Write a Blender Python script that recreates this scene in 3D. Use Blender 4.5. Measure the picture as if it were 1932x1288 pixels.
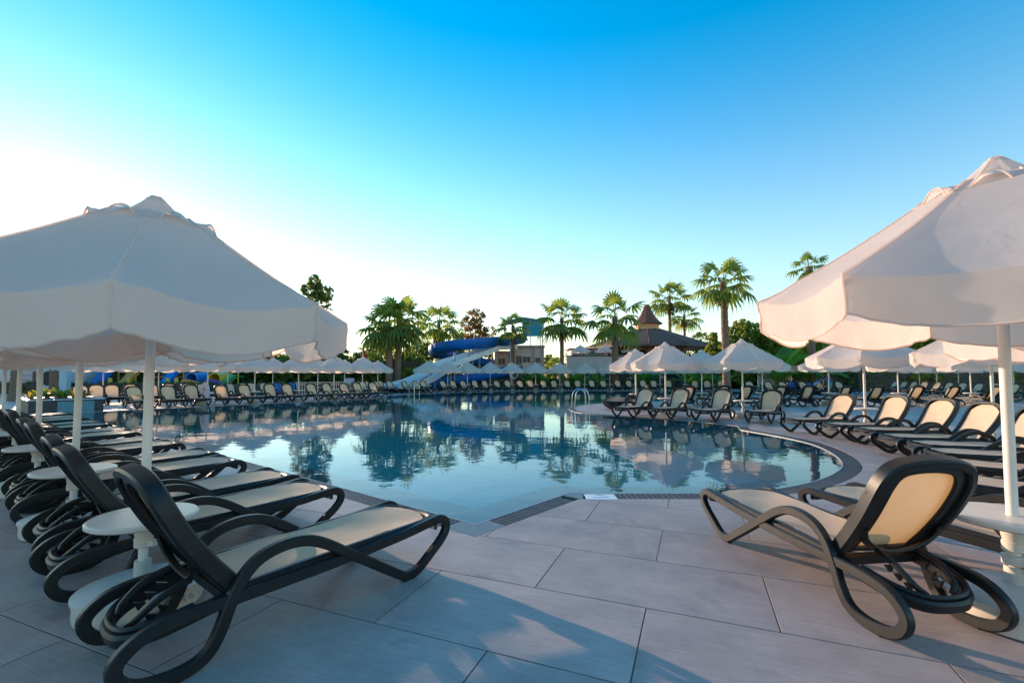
import bpy, bmesh, math, random
import numpy as np
from mathutils import Vector, Matrix, noise
from mathutils.geometry import delaunay_2d_cdt
R = math.radians
random.seed(7); rng = np.random.default_rng(7)
for o in list(bpy.data.objects): bpy.data.objects.remove(o)
scn = bpy.context.scene
COL = scn.collection

# ------------------------------------------------------------------ camera
CAM_H, PITCH, LENS, SHIFT = 1.5, R(2.6), 16.0, 0.0129
cd = bpy.data.cameras.new('camera'); cam = bpy.data.objects.new('camera', cd); COL.objects.link(cam)
cam.location = (0, 0, CAM_H); cam.rotation_euler = (R(90) + PITCH, 0, 0)
cd.lens = LENS; cd.sensor_width = 36; cd.shift_y = SHIFT; cd.clip_end = 2000; cd.clip_start = 0.05
scn.camera = cam
# ------------------------------------------------------------------ world and sun
SUN_AZ, SUN_EL = R(-46), R(9)            # 45 degrees left of the view axis, low morning sun
S = Vector((math.sin(SUN_AZ) * math.cos(SUN_EL), math.cos(SUN_AZ) * math.cos(SUN_EL), math.sin(SUN_EL)))
w = bpy.data.worlds.new('World'); scn.world = w; w.use_nodes = True
nt = w.node_tree; nt.nodes.clear()
sky = nt.nodes.new('ShaderNodeTexSky'); sky.sky_type = 'NISHITA'; sky.sun_disc = False
sky.sun_elevation = SUN_EL; sky.sun_rotation = SUN_AZ
sky.air_density = 1.4; sky.dust_density = 0.12; sky.ozone_density = 4.0; sky.altitude = 0
hs = nt.nodes.new('ShaderNodeHueSaturation'); hs.inputs['Saturation'].default_value = 1.45
wb = nt.nodes.new('ShaderNodeMix'); wb.data_type = 'RGBA'; wb.blend_type = 'MULTIPLY'; wb.inputs['Factor'].default_value = 1; wb.inputs['B'].default_value = (0.96, 0.95, 0.88, 1)   # the camera's cool white balance
tcw = nt.nodes.new('ShaderNodeTexCoord'); sxw = nt.nodes.new('ShaderNodeSeparateXYZ'); mrw = nt.nodes.new('ShaderNodeMapRange')   # hazier, paler air low over the horizon all round
SAT_LO, SAT_HI, SAT_Z = 0.75, 1.38, 0.65
mrw.interpolation_type = 'SMOOTHSTEP'
mrw.inputs['From Min'].default_value = 0.0; mrw.inputs['From Max'].default_value = SAT_Z; mrw.inputs['To Min'].default_value = SAT_LO; mrw.inputs['To Max'].default_value = SAT_HI
nt.links.new(tcw.outputs['Generated'], sxw.inputs[0]); nt.links.new(sxw.outputs['Z'], mrw.inputs['Value']); nt.links.new(mrw.outputs[0], hs.inputs['Saturation'])
bg = nt.nodes.new('ShaderNodeBackground'); bg.inputs['Strength'].default_value = 0.132
wo = nt.nodes.new('ShaderNodeOutputWorld')
nt.links.new(sky.outputs[0], wb.inputs['A']); nt.links.new(wb.outputs['Result'], hs.inputs['Color']); nt.links.new(hs.outputs[0], bg.inputs['Color']); nt.links.new(bg.outputs[0], wo.inputs['Surface'])
sl = bpy.data.lights.new('sun', 'SUN'); sl.energy = 2.05; sl.angle = R(0.6); sl.color = (1.0, 0.73, 0.52)
so = bpy.data.objects.new('sun', sl); COL.objects.link(so); so.location = S * 60
so.rotation_euler = (-S).to_track_quat('-Z', 'Y').to_euler()
# ------------------------------------------------------------------ exposure and render
vs = scn.view_settings; vs.view_transform = 'Standard'; vs.look = 'None'; vs.gamma = 1.0; vs.use_curve_mapping = False
vs.exposure = 1.92
cy = scn.cycles; cy.max_bounces = 8; cy.transparent_max_bounces = 12; cy.caustics_reflective = False; cy.caustics_refractive = False
cy.use_denoising = True; cy.sample_clamp_indirect = 6.0

# ------------------------------------------------------------------ planning: photograph pixel -> place on the ground
FPX = LENS / 36 * 1932
def at(px, py, z=0.0):
    dx = (px - 966) / FPX; dz = -(py - 644 - SHIFT * 1932) / FPX
    c, s = math.cos(PITCH), math.sin(PITCH)
    d = Vector((dx, c - s * dz, s + c * dz))
    t = (z - CAM_H) / d.z
    return Vector((d.x * t, d.y * t, z))
def atY(px, py, Y):
    dx = (px - 966) / FPX; dz = -(py - 644 - SHIFT * 1932) / FPX
    c, s = math.cos(PITCH), math.sin(PITCH)
    d = Vector((dx, c - s * dz, s + c * dz)); t = Y / d.y
    return Vector((d.x * t, Y, CAM_H + d.z * t))
def ray_line(px, P, d, z=0.0):
    """where the sight line of column px meets the plan line P + t d"""
    k = (px - 966) / FPX * 0.999
    t = (P[0] - k * P[1]) / (k * d[1] - d[0])
    return Vector((P[0] + t * d[0], P[1] + t * d[1], z))

# ------------------------------------------------------------------ materials
MATS = {}
def nn(t, kind, **kw):
    n = t.nodes.new(kind)
    for k, v in kw.items(): setattr(n, k, v)
    return n
def mat(name, col, rough=0.6, var=0.12, vscale=6.0, bump=0.0, bscale=60.0, stretch=(1, 1, 1), metal=0.0, spec=0.4,
        trans=0.0, tcol=None, objrand=0.0, hue2=None, detail=4.0, coat=0.0):
    m = bpy.data.materials.new(name); m.use_nodes = True; t = m.node_tree; t.nodes.clear(); L = t.links.new
    out = nn(t, 'ShaderNodeOutputMaterial'); b = nn(t, 'ShaderNodeBsdfPrincipled')
    b.inputs['Roughness'].default_value = rough; b.inputs['Metallic'].default_value = metal
    b.inputs['Specular IOR Level'].default_value = spec; b.inputs['Coat Weight'].default_value = coat
    tc = nn(t, 'ShaderNodeTexCoord'); mp = nn(t, 'ShaderNodeMapping'); mp.inputs['Scale'].default_value = stretch
    L(tc.outputs['Object'], mp.inputs['Vector'])
    nz = nn(t, 'ShaderNodeTexNoise'); nz.inputs['Scale'].default_value = vscale; nz.inputs['Detail'].default_value = detail
    L(mp.outputs[0], nz.inputs['Vector'])
    rp = nn(t, 'ShaderNodeValToRGB'); e = rp.color_ramp.elements
    c2 = hue2 or col
    e[0].position = 0.3; e[1].position = 0.72
    e[0].color = (*[c * (1 - var) for c in col], 1); e[1].color = (*[min(1, c * (1 + var)) for c in c2], 1)
    L(nz.outputs['Fac'], rp.inputs['Fac']); src = rp.outputs['Color']
    if objrand:
        oi = nn(t, 'ShaderNodeObjectInfo'); mr = nn(t, 'ShaderNodeMapRange')
        mr.inputs['To Min'].default_value = 1 - objrand; mr.inputs['To Max'].default_value = 1 + objrand
        L(oi.outputs['Random'], mr.inputs['Value']); mu = nn(t, 'ShaderNodeMix', data_type='RGBA', blend_type='MULTIPLY')
        mu.inputs['Factor'].default_value = 1; L(src, mu.inputs['A']); L(mr.outputs[0], mu.inputs['B']); src = mu.outputs['Result']
    L(src, b.inputs['Base Color'])
    if bump:
        n2 = nn(t, 'ShaderNodeTexNoise'); n2.inputs['Scale'].default_value = bscale; n2.inputs['Detail'].default_value = 3
        L(mp.outputs[0], n2.inputs['Vector']); bp = nn(t, 'ShaderNodeBump'); bp.inputs['Strength'].default_value = bump; bp.inputs['Distance'].default_value = 0.01
        L(n2.outputs['Fac'], bp.inputs['Height']); L(bp.outputs[0], b.inputs['Normal'])
    if trans:
        tr = nn(t, 'ShaderNodeBsdfTranslucent'); mx = nn(t, 'ShaderNodeMixShader'); mx.inputs[0].default_value = trans
        if tcol: tr.inputs['Color'].default_value = (*tcol, 1)
        else: L(src, tr.inputs['Color'])
        L(b.outputs[0], mx.inputs[1]); L(tr.outputs[0], mx.inputs[2]); L(mx.outputs[0], out.inputs['Surface'])
    else: L(b.outputs[0], out.inputs['Surface'])
    MATS[name] = m; return m
mat('frame', (0.012, 0.013, 0.014), 0.42, 0.3, 7, 0.06, 300, spec=0.32)
mat('frame_worn', (0.055, 0.05, 0.045), 0.45, 0.2, 20)
mat('sling', (0.84, 0.60, 0.41), 0.75, 0.06, 5, 0.25, 500, trans=0.30, tcol=(0.62, 0.36, 0.15))
mat('blue_sling', (0.02, 0.16, 0.48), 0.75, 0.1, 5, 0.2, 400, trans=0.2)
mat('canvas', (0.91, 0.79, 0.725), 0.85, 0.05, 2.5, 0.15, 160, trans=0.58, tcol=(0.93, 0.75, 0.63))
mat('white_plastic', (0.62, 0.54, 0.47), 0.38, 0.05, 5, spec=0.45)
mat('pole_white', (0.72, 0.65, 0.59), 0.42, 0.05, 8)
mat('grate', (0.055, 0.05, 0.055), 0.5, 0.2, 12, objrand=0.18)
mat('grate_dark', (0.012, 0.012, 0.014), 0.7)
mat('stone_block', (0.15, 0.17, 0.18), 0.45, 0.12, 14, 0.1, 80)
mat('white_tile', (0.72, 0.74, 0.76), 0.3, 0.04, 8)
mat('coping', (0.40, 0.40, 0.41), 0.4, 0.06, 10)
mat('steel', (0.62, 0.64, 0.66), 0.18, 0.05, 5, metal=1.0)
mat('ledge', (0.20, 0.235, 0.25), 0.5, 0.1, 20)
mat('blue_slide', (0.004, 0.13, 0.44), 0.42, 0.12, 0.6, spec=.3)
mat('white_slide', (0.72, 0.70, 0.70), 0.3, 0.06, 0.8, coat=0.2)
mat('red_paint', (0.50, 0.06, 0.05), 0.4, 0.1, 3)
mat('tower_wall', (0.74, 0.52, 0.45), 0.85, 0.1, 1.5, 0.2, 40)
mat('tower_trim', (0.46, 0.34, 0.31), 0.85, 0.1, 2)
mat('dark_glass', (0.012, 0.016, 0.018), 0.25, 0.1, 1, spec=0.35)
mat('cyan_panel', (0.03, 0.36, 0.48), 0.35, 0.08, 1, trans=0.3)
mat('roof_tile', (0.18, 0.07, 0.05), 0.9, 0.25, 5, 0.3, 20, objrand=0.2)
mat('brown_wood', (0.16, 0.07, 0.05), 0.65, 0.2, 5, 0.2, 30)
mat('ochre_wall', (0.62, 0.33, 0.17), 0.85, 0.12, 2, 0.2, 40)
mat('plaster', (0.62, 0.58, 0.56), 0.85, 0.06, 2, 0.1, 50)
mat('pinkish_wall', (0.55, 0.44, 0.43), 0.85, 0.08, 1.5, 0.1, 50)
mat('dark_stone', (0.05, 0.05, 0.05), 0.6, 0.35, 9, 0.4, 25)
mat('teal_tile', (0.06, 0.22, 0.27), 0.3, 0.15, 30)
mat('bark', (0.20, 0.125, 0.085), 0.9, 0.35, 7, 0.8, 18, stretch=(1, 1, 2.5))
mat('wood_bark', (0.09, 0.065, 0.05), 0.9, 0.3, 6, 0.6, 15)
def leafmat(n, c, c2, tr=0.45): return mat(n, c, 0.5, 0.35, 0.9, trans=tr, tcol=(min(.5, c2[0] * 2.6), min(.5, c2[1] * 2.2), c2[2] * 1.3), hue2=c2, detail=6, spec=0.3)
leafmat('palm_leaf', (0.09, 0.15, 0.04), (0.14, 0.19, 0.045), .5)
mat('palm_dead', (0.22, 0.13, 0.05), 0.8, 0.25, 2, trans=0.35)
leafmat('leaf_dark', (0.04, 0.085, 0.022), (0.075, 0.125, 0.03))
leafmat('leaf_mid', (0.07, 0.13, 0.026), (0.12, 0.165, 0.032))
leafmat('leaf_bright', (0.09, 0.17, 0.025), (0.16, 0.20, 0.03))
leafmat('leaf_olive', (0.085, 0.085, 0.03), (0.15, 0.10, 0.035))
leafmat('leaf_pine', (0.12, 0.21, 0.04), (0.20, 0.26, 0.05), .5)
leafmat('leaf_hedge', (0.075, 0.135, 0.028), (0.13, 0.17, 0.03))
leafmat('leaf_yellow', (0.26, 0.26, 0.02), (0.36, 0.30, 0.03))
leafmat('banana', (0.06, 0.16, 0.03), (0.11, 0.20, 0.03), 0.45)
leafmat('croton', (0.22, 0.10, 0.03), (0.20, 0.16, 0.03))
leafmat('grass', (0.05, 0.09, 0.02), (0.08, 0.12, 0.03), 0.2)
mat('soil', (0.07, 0.045, 0.03), 0.95, 0.2, 8)
mat('orange_plastic', (0.62, 0.24, 0.04), 0.4, 0.06, 3)
mat('yellow_plastic', (0.62, 0.40, 0.04), 0.4, 0.06, 3)
mat('blue_plastic', (0.02, 0.17, 0.50), 0.4, 0.06, 3)
mat('purple_plastic', (0.10, 0.05, 0.30), 0.4, 0.06, 3)
mat('green_plastic', (0.05, 0.30, 0.08), 0.4, 0.06, 3)
mat('flag_red', (0.62, 0.03, 0.025), 0.7, 0.1, 3, trans=0.35)
mat('sign_blue', (0.40, 0.50, 0.58), 0.5, 0.04, 3)
mat('sign_text', (0.06, 0.08, 0.11), 0.6, 0.05, 3)
mat('bar_red', (0.17, 0.035, 0.03), 0.5, 0.15, 2)
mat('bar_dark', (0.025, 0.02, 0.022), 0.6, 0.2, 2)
mat('door_brown', (0.24, 0.085, 0.05), 0.6, 0.15, 4)
mat('grey_metal', (0.25, 0.26, 0.27), 0.4, 0.1, 4, metal=0.6)
mat('pink_board', (0.58, 0.46, 0.52), 0.6, 0.05, 3)
mat('skin', (0.45, 0.24, 0.16), 0.55, 0.06, 8)
mat('shirt_blue', (0.015, 0.12, 0.42), 0.8, 0.1, 6)
mat('shorts_teal', (0.02, 0.30, 0.30), 0.8, 0.1, 6)
mat('hair', (0.02, 0.015, 0.012), 0.6, 0.1, 20)
mat('rust_pipe', (0.30, 0.30, 0.31), 0.5, 0.1, 3)
mat('rope', (0.60, 0.50, 0.38), 0.8, 0.1, 30)
mat('thatch', (0.16, 0.10, 0.075), 0.9, 0.3, 8, 0.5, 30, stretch=(1, 1, .2))

def tile_material(name, brick):
    m = bpy.data.materials.new(name); m.use_nodes = True; t = m.node_tree; t.nodes.clear(); L = t.links.new
    out = nn(t, 'ShaderNodeOutputMaterial'); b = nn(t, 'ShaderNodeBsdfPrincipled'); tc = nn(t, 'ShaderNodeTexCoord')
    src = tc.outputs['Object']
    oi = nn(t, 'ShaderNodeObjectInfo'); ad = nn(t, 'ShaderNodeVectorMath', operation='ADD')
    cx = nn(t, 'ShaderNodeCombineXYZ'); mu = nn(t, 'ShaderNodeMath', operation='MULTIPLY'); mu.inputs[1].default_value = 37.0
    L(oi.outputs['Random'], mu.inputs[0])
    for i in range(3): L(mu.outputs[0], cx.inputs[i])
    L(src, ad.inputs[0]); L(cx.outputs[0], ad.inputs[1])
    mp = nn(t, 'ShaderNodeMapping'); mp.inputs['Scale'].default_value = (5, 130, 1); L(ad.outputs[0], mp.inputs[0])
    n1 = nn(t, 'ShaderNodeTexNoise'); n1.inputs['Scale'].default_value = 1.0; n1.inputs['Detail'].default_value = 5; L(mp.outputs[0], n1.inputs['Vector'])
    n2 = nn(t, 'ShaderNodeTexNoise'); n2.inputs['Scale'].default_value = 2.3; n2.inputs['Detail'].default_value = 6; n2.inputs['Roughness'].default_value = 0.65; L(ad.outputs[0], n2.inputs['Vector'])
    n3 = nn(t, 'ShaderNodeTexNoise'); n3.inputs['Scale'].default_value = 260; n3.inputs['Detail'].default_value = 2; L(src, n3.inputs['Vector'])
    def ramp(a, b_, p0=.3, p1=.7):
        r = nn(t, 'ShaderNodeValToRGB'); e = r.color_ramp.elements; e[0].position = p0; e[1].position = p1; e[0].color = (*a, 1); e[1].color = (*b_, 1); return r
    r1 = ramp((0.40, 0.305, 0.275), (0.51, 0.39, 0.355)); L(n1.outputs['Fac'], r1.inputs[0])
    r2 = ramp((0.74, 0.73, 0.73), (1.05, 1.05, 1.04)); L(n2.outputs['Fac'], r2.inputs[0])
    r3 = ramp((0.82, 0.82, 0.82), (1.1, 1.1, 1.1)); L(n3.outputs['Fac'], r3.inputs[0])
    def mul(a, b2):
        x = nn(t, 'ShaderNodeMix', data_type='RGBA', blend_type='MULTIPLY'); x.inputs['Factor'].default_value = 1
        L(a, x.inputs['A']); L(b2, x.inputs['B']); return x.outputs['Result']
    n4 = nn(t, 'ShaderNodeTexNoise'); n4.inputs['Scale'].default_value = 1.3; n4.inputs['Detail'].default_value = 7; n4.inputs['Roughness'].default_value = .7; n4.inputs['Distortion'].default_value = .6; L(ad.outputs[0], n4.inputs['Vector'])
    r4 = ramp((1, 1, 1), (0.83, 0.83, 0.84), .56, .64); L(n4.outputs['Fac'], r4.inputs[0])      # old water marks
    c = mul(mul(mul(r1.outputs[0], r2.outputs[0]), r3.outputs[0]), r4.outputs[0])
    if not brick:
        mr = nn(t, 'ShaderNodeMapRange'); mr.inputs['To Min'].default_value = .90; mr.inputs['To Max'].default_value = 1.07
        L(oi.outputs['Random'], mr.inputs[0]); c = mul(c, mr.outputs[0])
    else:
        br = nn(t, 'ShaderNodeTexBrick'); br.offset = .5
        br.inputs['Color1'].default_value = (.95, .95, .95, 1); br.inputs['Color2'].default_value = (1.05, 1.05, 1.05, 1); br.inputs['Mortar'].default_value = (.13, .12, .12, 1)
        br.inputs['Scale'].default_value = 1; br.inputs['Mortar Size'].default_value = .006; br.inputs['Brick Width'].default_value = 1.52; br.inputs['Row Height'].default_value = .8
        br.inputs['Mortar Smooth'].default_value = .1
        L(src, br.inputs['Vector']); c = mul(c, br.outputs['Color'])
    L(c, b.inputs['Base Color'])
    rr = nn(t, 'ShaderNodeMapRange'); rr.inputs['To Min'].default_value = .38; rr.inputs['To Max'].default_value = .62; L(n2.outputs['Fac'], rr.inputs[0]); L(rr.outputs[0], b.inputs['Roughness'])
    b.inputs['Specular IOR Level'].default_value = .4
    bp = nn(t, 'ShaderNodeBump'); bp.inputs['Strength'].default_value = .25; bp.inputs['Distance'].default_value = .002; L(n1.outputs['Fac'], bp.inputs['Height']); L(bp.outputs[0], b.inputs['Normal'])
    L(b.outputs[0], out.inputs[0]); MATS[name] = m
tile_material('tile', False); tile_material('tile_far', True)

def water_material():
    m = bpy.data.materials.new('water'); m.use_nodes = True; t = m.node_tree; t.nodes.clear(); L = t.links.new
    out = nn(t, 'ShaderNodeOutputMaterial'); tc = nn(t, 'ShaderNodeTexCoord')
    mp = nn(t, 'ShaderNodeMapping'); mp.inputs['Scale'].default_value = (1.0, 1.0, 1); mp.inputs['Rotation'].default_value = (0, 0, R(20)); L(tc.outputs['Object'], mp.inputs[0])
    n1 = nn(t, 'ShaderNodeTexNoise'); n1.inputs['Scale'].default_value = 1.6; n1.inputs['Detail'].default_value = 3; L(mp.outputs[0], n1.inputs['Vector'])
    n2 = nn(t, 'ShaderNodeTexNoise'); n2.inputs['Scale'].default_value = 9.0; n2.inputs['Detail'].default_value = 2; L(mp.outputs[0], n2.inputs['Vector'])
    n3 = nn(t, 'ShaderNodeTexNoise'); n3.inputs['Scale'].default_value = .16; n3.inputs['Detail'].default_value = 2; L(mp.outputs[0], n3.inputs['Vector'])
    mr = nn(t, 'ShaderNodeMapRange'); mr.inputs['From Min'].default_value = .42; mr.inputs['From Max'].default_value = .62; mr.inputs['To Min'].default_value = .05; mr.inputs['To Max'].default_value = 1
    L(n3.outputs['Fac'], mr.inputs[0])
    m2 = nn(t, 'ShaderNodeMath', operation='MULTIPLY'); L(n2.outputs['Fac'], m2.inputs[0]); L(mr.outputs[0], m2.inputs[1])
    m3 = nn(t, 'ShaderNodeMath', operation='MULTIPLY'); L(m2.outputs[0], m3.inputs[0]); m3.inputs[1].default_value = .16
    ad = nn(t, 'ShaderNodeMath', operation='ADD'); L(n1.outputs['Fac'], ad.inputs[0]); L(m3.outputs[0], ad.inputs[1])
    bp = nn(t, 'ShaderNodeBump'); bp.inputs['Strength'].default_value = 1; bp.inputs['Distance'].default_value = .0045; L(ad.outputs[0], bp.inputs['Height'])
    fr = nn(t, 'ShaderNodeFresnel'); fr.inputs['IOR'].default_value = 1.36; L(bp.outputs[0], fr.inputs['Normal'])
    g = nn(t, 'ShaderNodeBsdfGlossy'); g.inputs['Roughness'].default_value = .02; g.inputs['Color'].default_value = (.90, .98, 1, 1); L(bp.outputs[0], g.inputs['Normal'])
    tr = nn(t, 'ShaderNodeBsdfTransparent'); tr.inputs['Color'].default_value = (.78, .95, .94, 1)
    mx = nn(t, 'ShaderNodeMixShader'); L(fr.outputs[0], mx.inputs[0]); L(tr.outputs[0], mx.inputs[1]); L(g.outputs[0], mx.inputs[2]); L(mx.outputs[0], out.inputs[0])
    MATS['water'] = m
water_material()
def pool_floor_material():
    m = bpy.data.materials.new('pool_floor'); m.use_nodes = True; t = m.node_tree; L = t.links.new; b = t.nodes['Principled BSDF']
    tc = nn(t, 'ShaderNodeTexCoord'); br = nn(t, 'ShaderNodeTexBrick'); br.offset = 0
    br.inputs['Color1'].default_value = (.15, .66, .60, 1); br.inputs['Color2'].default_value = (.17, .70, .64, 1); br.inputs['Mortar'].default_value = (.26, .74, .70, 1)
    br.inputs['Scale'].default_value = 1; br.inputs['Mortar Size'].default_value = .004; br.inputs['Brick Width'].default_value = .12; br.inputs['Row Height'].default_value = .12
    L(tc.outputs['Object'], br.inputs['Vector']); L(br.outputs['Color'], b.inputs['Base Color']); b.inputs['Roughness'].default_value = .4
    MATS['pool_floor'] = m
pool_floor_material()
def glass_material():
    m = bpy.data.materials.new('pane_glass'); m.use_nodes = True; t = m.node_tree; t.nodes.clear(); L = t.links.new
    out = nn(t, 'ShaderNodeOutputMaterial'); fr = nn(t, 'ShaderNodeFresnel'); fr.inputs[0].default_value = 1.5
    g = nn(t, 'ShaderNodeBsdfGlossy'); g.inputs['Roughness'].default_value = .03; tr = nn(t, 'ShaderNodeBsdfTransparent'); tr.inputs[0].default_value = (.72, .82, .82, 1)
    mx = nn(t, 'ShaderNodeMixShader'); L(fr.outputs[0], mx.inputs[0]); L(tr.outputs[0], mx.inputs[1]); L(g.outputs[0], mx.inputs[2]); L(mx.outputs[0], out.inputs[0]); MATS['pane_glass'] = m
glass_material()

def canvas_detail():
    m = MATS['canvas']; t = m.node_tree; L = t.links.new; b = t.nodes['Principled BSDF']; tc = nn(t, 'ShaderNodeTexCoord')
    n1 = nn(t, 'ShaderNodeTexNoise'); n1.inputs['Scale'].default_value = 5.5; n1.inputs['Detail'].default_value = 5; n1.inputs['Distortion'].default_value = 1.2
    n2 = nn(t, 'ShaderNodeTexNoise'); n2.inputs['Scale'].default_value = 420
    L(tc.outputs['Object'], n1.inputs['Vector']); L(tc.outputs['Object'], n2.inputs['Vector'])
    a = nn(t, 'ShaderNodeBump'); a.inputs['Strength'].default_value = .16; a.inputs['Distance'].default_value = .03; L(n1.outputs['Fac'], a.inputs['Height'])
    c = nn(t, 'ShaderNodeBump'); c.inputs['Strength'].default_value = .25; c.inputs['Distance'].default_value = .002; L(n2.outputs['Fac'], c.inputs['Height']); L(a.outputs[0], c.inputs['Normal'])
    L(c.outputs[0], b.inputs['Normal']); L(a.outputs[0], t.nodes['Translucent BSDF'].inputs['Normal'])
canvas_detail()

# ------------------------------------------------------------------ mesh helpers
class MB:
    def __init__(s): s.v = []; s.f = []
    def add(s, vs, fs):
        n = len(s.v); s.v += [tuple(p) for p in vs]; s.f += [tuple(i + n for i in f) for f in fs]; return s
    def box(s, x0, x1, y0, y1, z0, z1, rot=0.0, c=(0, 0)):
        P = [(x, y, z) for z in (z0, z1) for y in (y0, y1) for x in (x0, x1)]
        if rot:
            ca, sa = math.cos(rot), math.sin(rot); P = [(c[0] + (x - c[0]) * ca - (y - c[1]) * sa, c[1] + (x - c[0]) * sa + (y - c[1]) * ca, z) for x, y, z in P]
        return s.add(P, [(0, 2, 3, 1), (4, 5, 7, 6), (0, 1, 5, 4), (2, 6, 7, 3), (0, 4, 6, 2), (1, 3, 7, 5)])
    def bbox(s, x0, x1, y0, y1, z0, z1, b=.01):
        """box with chamfered top edges"""
        P = [(x0, y0, z0), (x1, y0, z0), (x1, y1, z0), (x0, y1, z0), (x0, y0, z1 - b), (x1, y0, z1 - b), (x1, y1, z1 - b), (x0, y1, z1 - b),
             (x0 + b, y0 + b, z1), (x1 - b, y0 + b, z1), (x1 - b, y1 - b, z1), (x0 + b, y1 - b, z1)]
        return s.add(P, [(3, 2, 1, 0), (8, 9, 10, 11)] + [(i, (i + 1) % 4, 4 + (i + 1) % 4, 4 + i) for i in range(4)] + [(4 + i, 4 + (i + 1) % 4, 8 + (i + 1) % 4, 8 + i) for i in range(4)])
    def lathe(s, prof, n=24, c=(0, 0, 0), cap=True):
        V = [(c[0] + r * math.cos(2 * math.pi * i / n), c[1] + r * math.sin(2 * math.pi * i / n), c[2] + z) for r, z in prof for i in range(n)]
        F = [(j * n + i, j * n + (i + 1) % n, (j + 1) * n + (i + 1) % n, (j + 1) * n + i) for j in range(len(prof) - 1) for i in range(n)]
        if cap: F += [tuple(range(n))[::-1], tuple((len(prof) - 1) * n + i for i in range(n))]
        return s.add(V, F)
    def sweep(s, path, sec, closed=False, up=None, cap=True):
        """sec: list of (a, b): a along side vector, b along normal; up: constant side vector or None"""
        path = [Vector(p) for p in path]; n = len(path); k = len(sec); V = []; prev = None
        for i, p in enumerate(path):
            a = path[(i - 1) % n] if (closed or i > 0) else p; b = path[(i + 1) % n] if (closed or i < n - 1) else p
            T = (b - a)
            if T.length < 1e-9: T = Vector((0, 0, 1))
            T.normalize()
            if up is not None: sd = Vector(up)
            elif prev is None:
                sd = T.cross(Vector((0, 0, 1)))
                if sd.length < 1e-3: sd = T.cross(Vector((1, 0, 0)))
            else: sd = prev - T * prev.dot(T)
            if up is not None: sd = sd - T * sd.dot(T)
            sd.normalize(); prev = sd; N = sd.cross(T).normalized()
            V += [p + sd * q[0] + N * q[1] for q in sec]
        F = []
        for i in range(n if closed else n - 1):
            j = (i + 1) % n
            F += [(i * k + m, i * k + (m + 1) % k, j * k + (m + 1) % k, j * k + m) for m in range(k)]
        if cap and not closed: F += [tuple(range(k))[::-1], tuple((n - 1) * k + m for m in range(k))]
        return s.add(V, F)
    def tube(s, path, r, n=8, closed=False):
        return s.sweep(path, [(r * math.cos(2 * math.pi * i / n), r * math.sin(2 * math.pi * i / n)) for i in range(n)], closed)
    def taper(s, path, radii, n=8):
        path = [Vector(p) for p in path]; V = []; prev = None; m = len(path)
        for i, p in enumerate(path):
            T = (path[min(i + 1, m - 1)] - path[max(i - 1, 0)]).normalized()
            sd = (T.cross(Vector((0.3, 1, 0.1))) if prev is None else prev - T * prev.dot(T)).normalized(); prev = sd; N = sd.cross(T)
            V += [p + (sd * math.cos(2 * math.pi * q / n) + N * math.sin(2 * math.pi * q / n)) * radii[i] for q in range(n)]
        F = [(i * n + q, i * n + (q + 1) % n, (i + 1) * n + (q + 1) % n, (i + 1) * n + q) for i in range(m - 1) for q in range(n)]
        return s.add(V, F + [tuple(range(n))[::-1], tuple((m - 1) * n + q for q in range(n))])
    def mesh(s, name, m, smooth=35):
        me = bpy.data.meshes.new(name); me.from_pydata(s.v, [], s.f); me.validate()
        if m: me.materials.append(MATS[m])
        if smooth:
            me.polygons.foreach_set('use_smooth', [True] * len(me.polygons)); me.set_sharp_from_angle(angle=R(smooth))
        me.update(); return me
def rrect(w, h, r=.35, n=2):
    """rounded rectangle section, width w (side) height h (normal)"""
    rr = min(w, h) * r; out = []
    for cx, cy, a0 in ((w / 2 - rr, h / 2 - rr, 0), (-w / 2 + rr, h / 2 - rr, 90), (-w / 2 + rr, -h / 2 + rr, 180), (w / 2 - rr, -h / 2 + rr, 270)):
        for i in range(n + 1):
            a = R(a0 + 90 * i / n); out.append((cx + rr * math.cos(a), cy + rr * math.sin(a)))
    return out
def catmull(P, n=6, closed=False):
    P = [Vector(p) for p in P]; out = []; m = len(P)
    for i in range(m if closed else m - 1):
        p0 = P[(i - 1) % m] if (closed or i > 0) else P[0] * 2 - P[1]; p1 = P[i]; p2 = P[(i + 1) % m]
        p3 = P[(i + 2) % m] if (closed or i + 2 < m) else P[-1] * 2 - P[-2]
        for k in range(n):
            t = k / n
            out.append(.5 * ((2 * p1) + (p2 - p0) * t + (2 * p0 - 5 * p1 + 4 * p2 - p3) * t * t + (3 * p1 - p0 - 3 * p2 + p3) * t ** 3))
    if not closed: out.append(P[-1])
    return out
def obj(name, me, parent=None, loc=(0, 0, 0), rz=0.0, rot=None, **props):
    if isinstance(me, MB): me = me.mesh(name, props.pop('m', None), props.pop('smooth', 35))
    o = bpy.data.objects.new(name, me); COL.objects.link(o); o.location = loc
    o.rotation_euler = rot if rot else (0, 0, rz)
    if parent: o.parent = parent
    for k, v in props.items():
        if v: o[k] = v
    return o
def thing(name, label, cat, loc=(0, 0, 0), rz=0.0, group=None):
    return obj(name, None, None, loc, rz, label=label, category=cat, group=group)
ORD = ['first', 'second', 'third', 'fourth', 'fifth', 'sixth', 'seventh', 'eighth', 'ninth', 'tenth', 'eleventh', 'twelfth', 'thirteenth', 'fourteenth',
       'fifteenth', 'sixteenth', 'seventeenth', 'eighteenth', 'nineteenth', 'twentieth'] + ['twenty-' + x for x in ('first', 'second', 'third', 'fourth', 'fifth', 'sixth', 'seventh', 'eighth', 'ninth')] + ['thirtieth', 'thirty-first', 'thirty-second', 'thirty-third']
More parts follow.
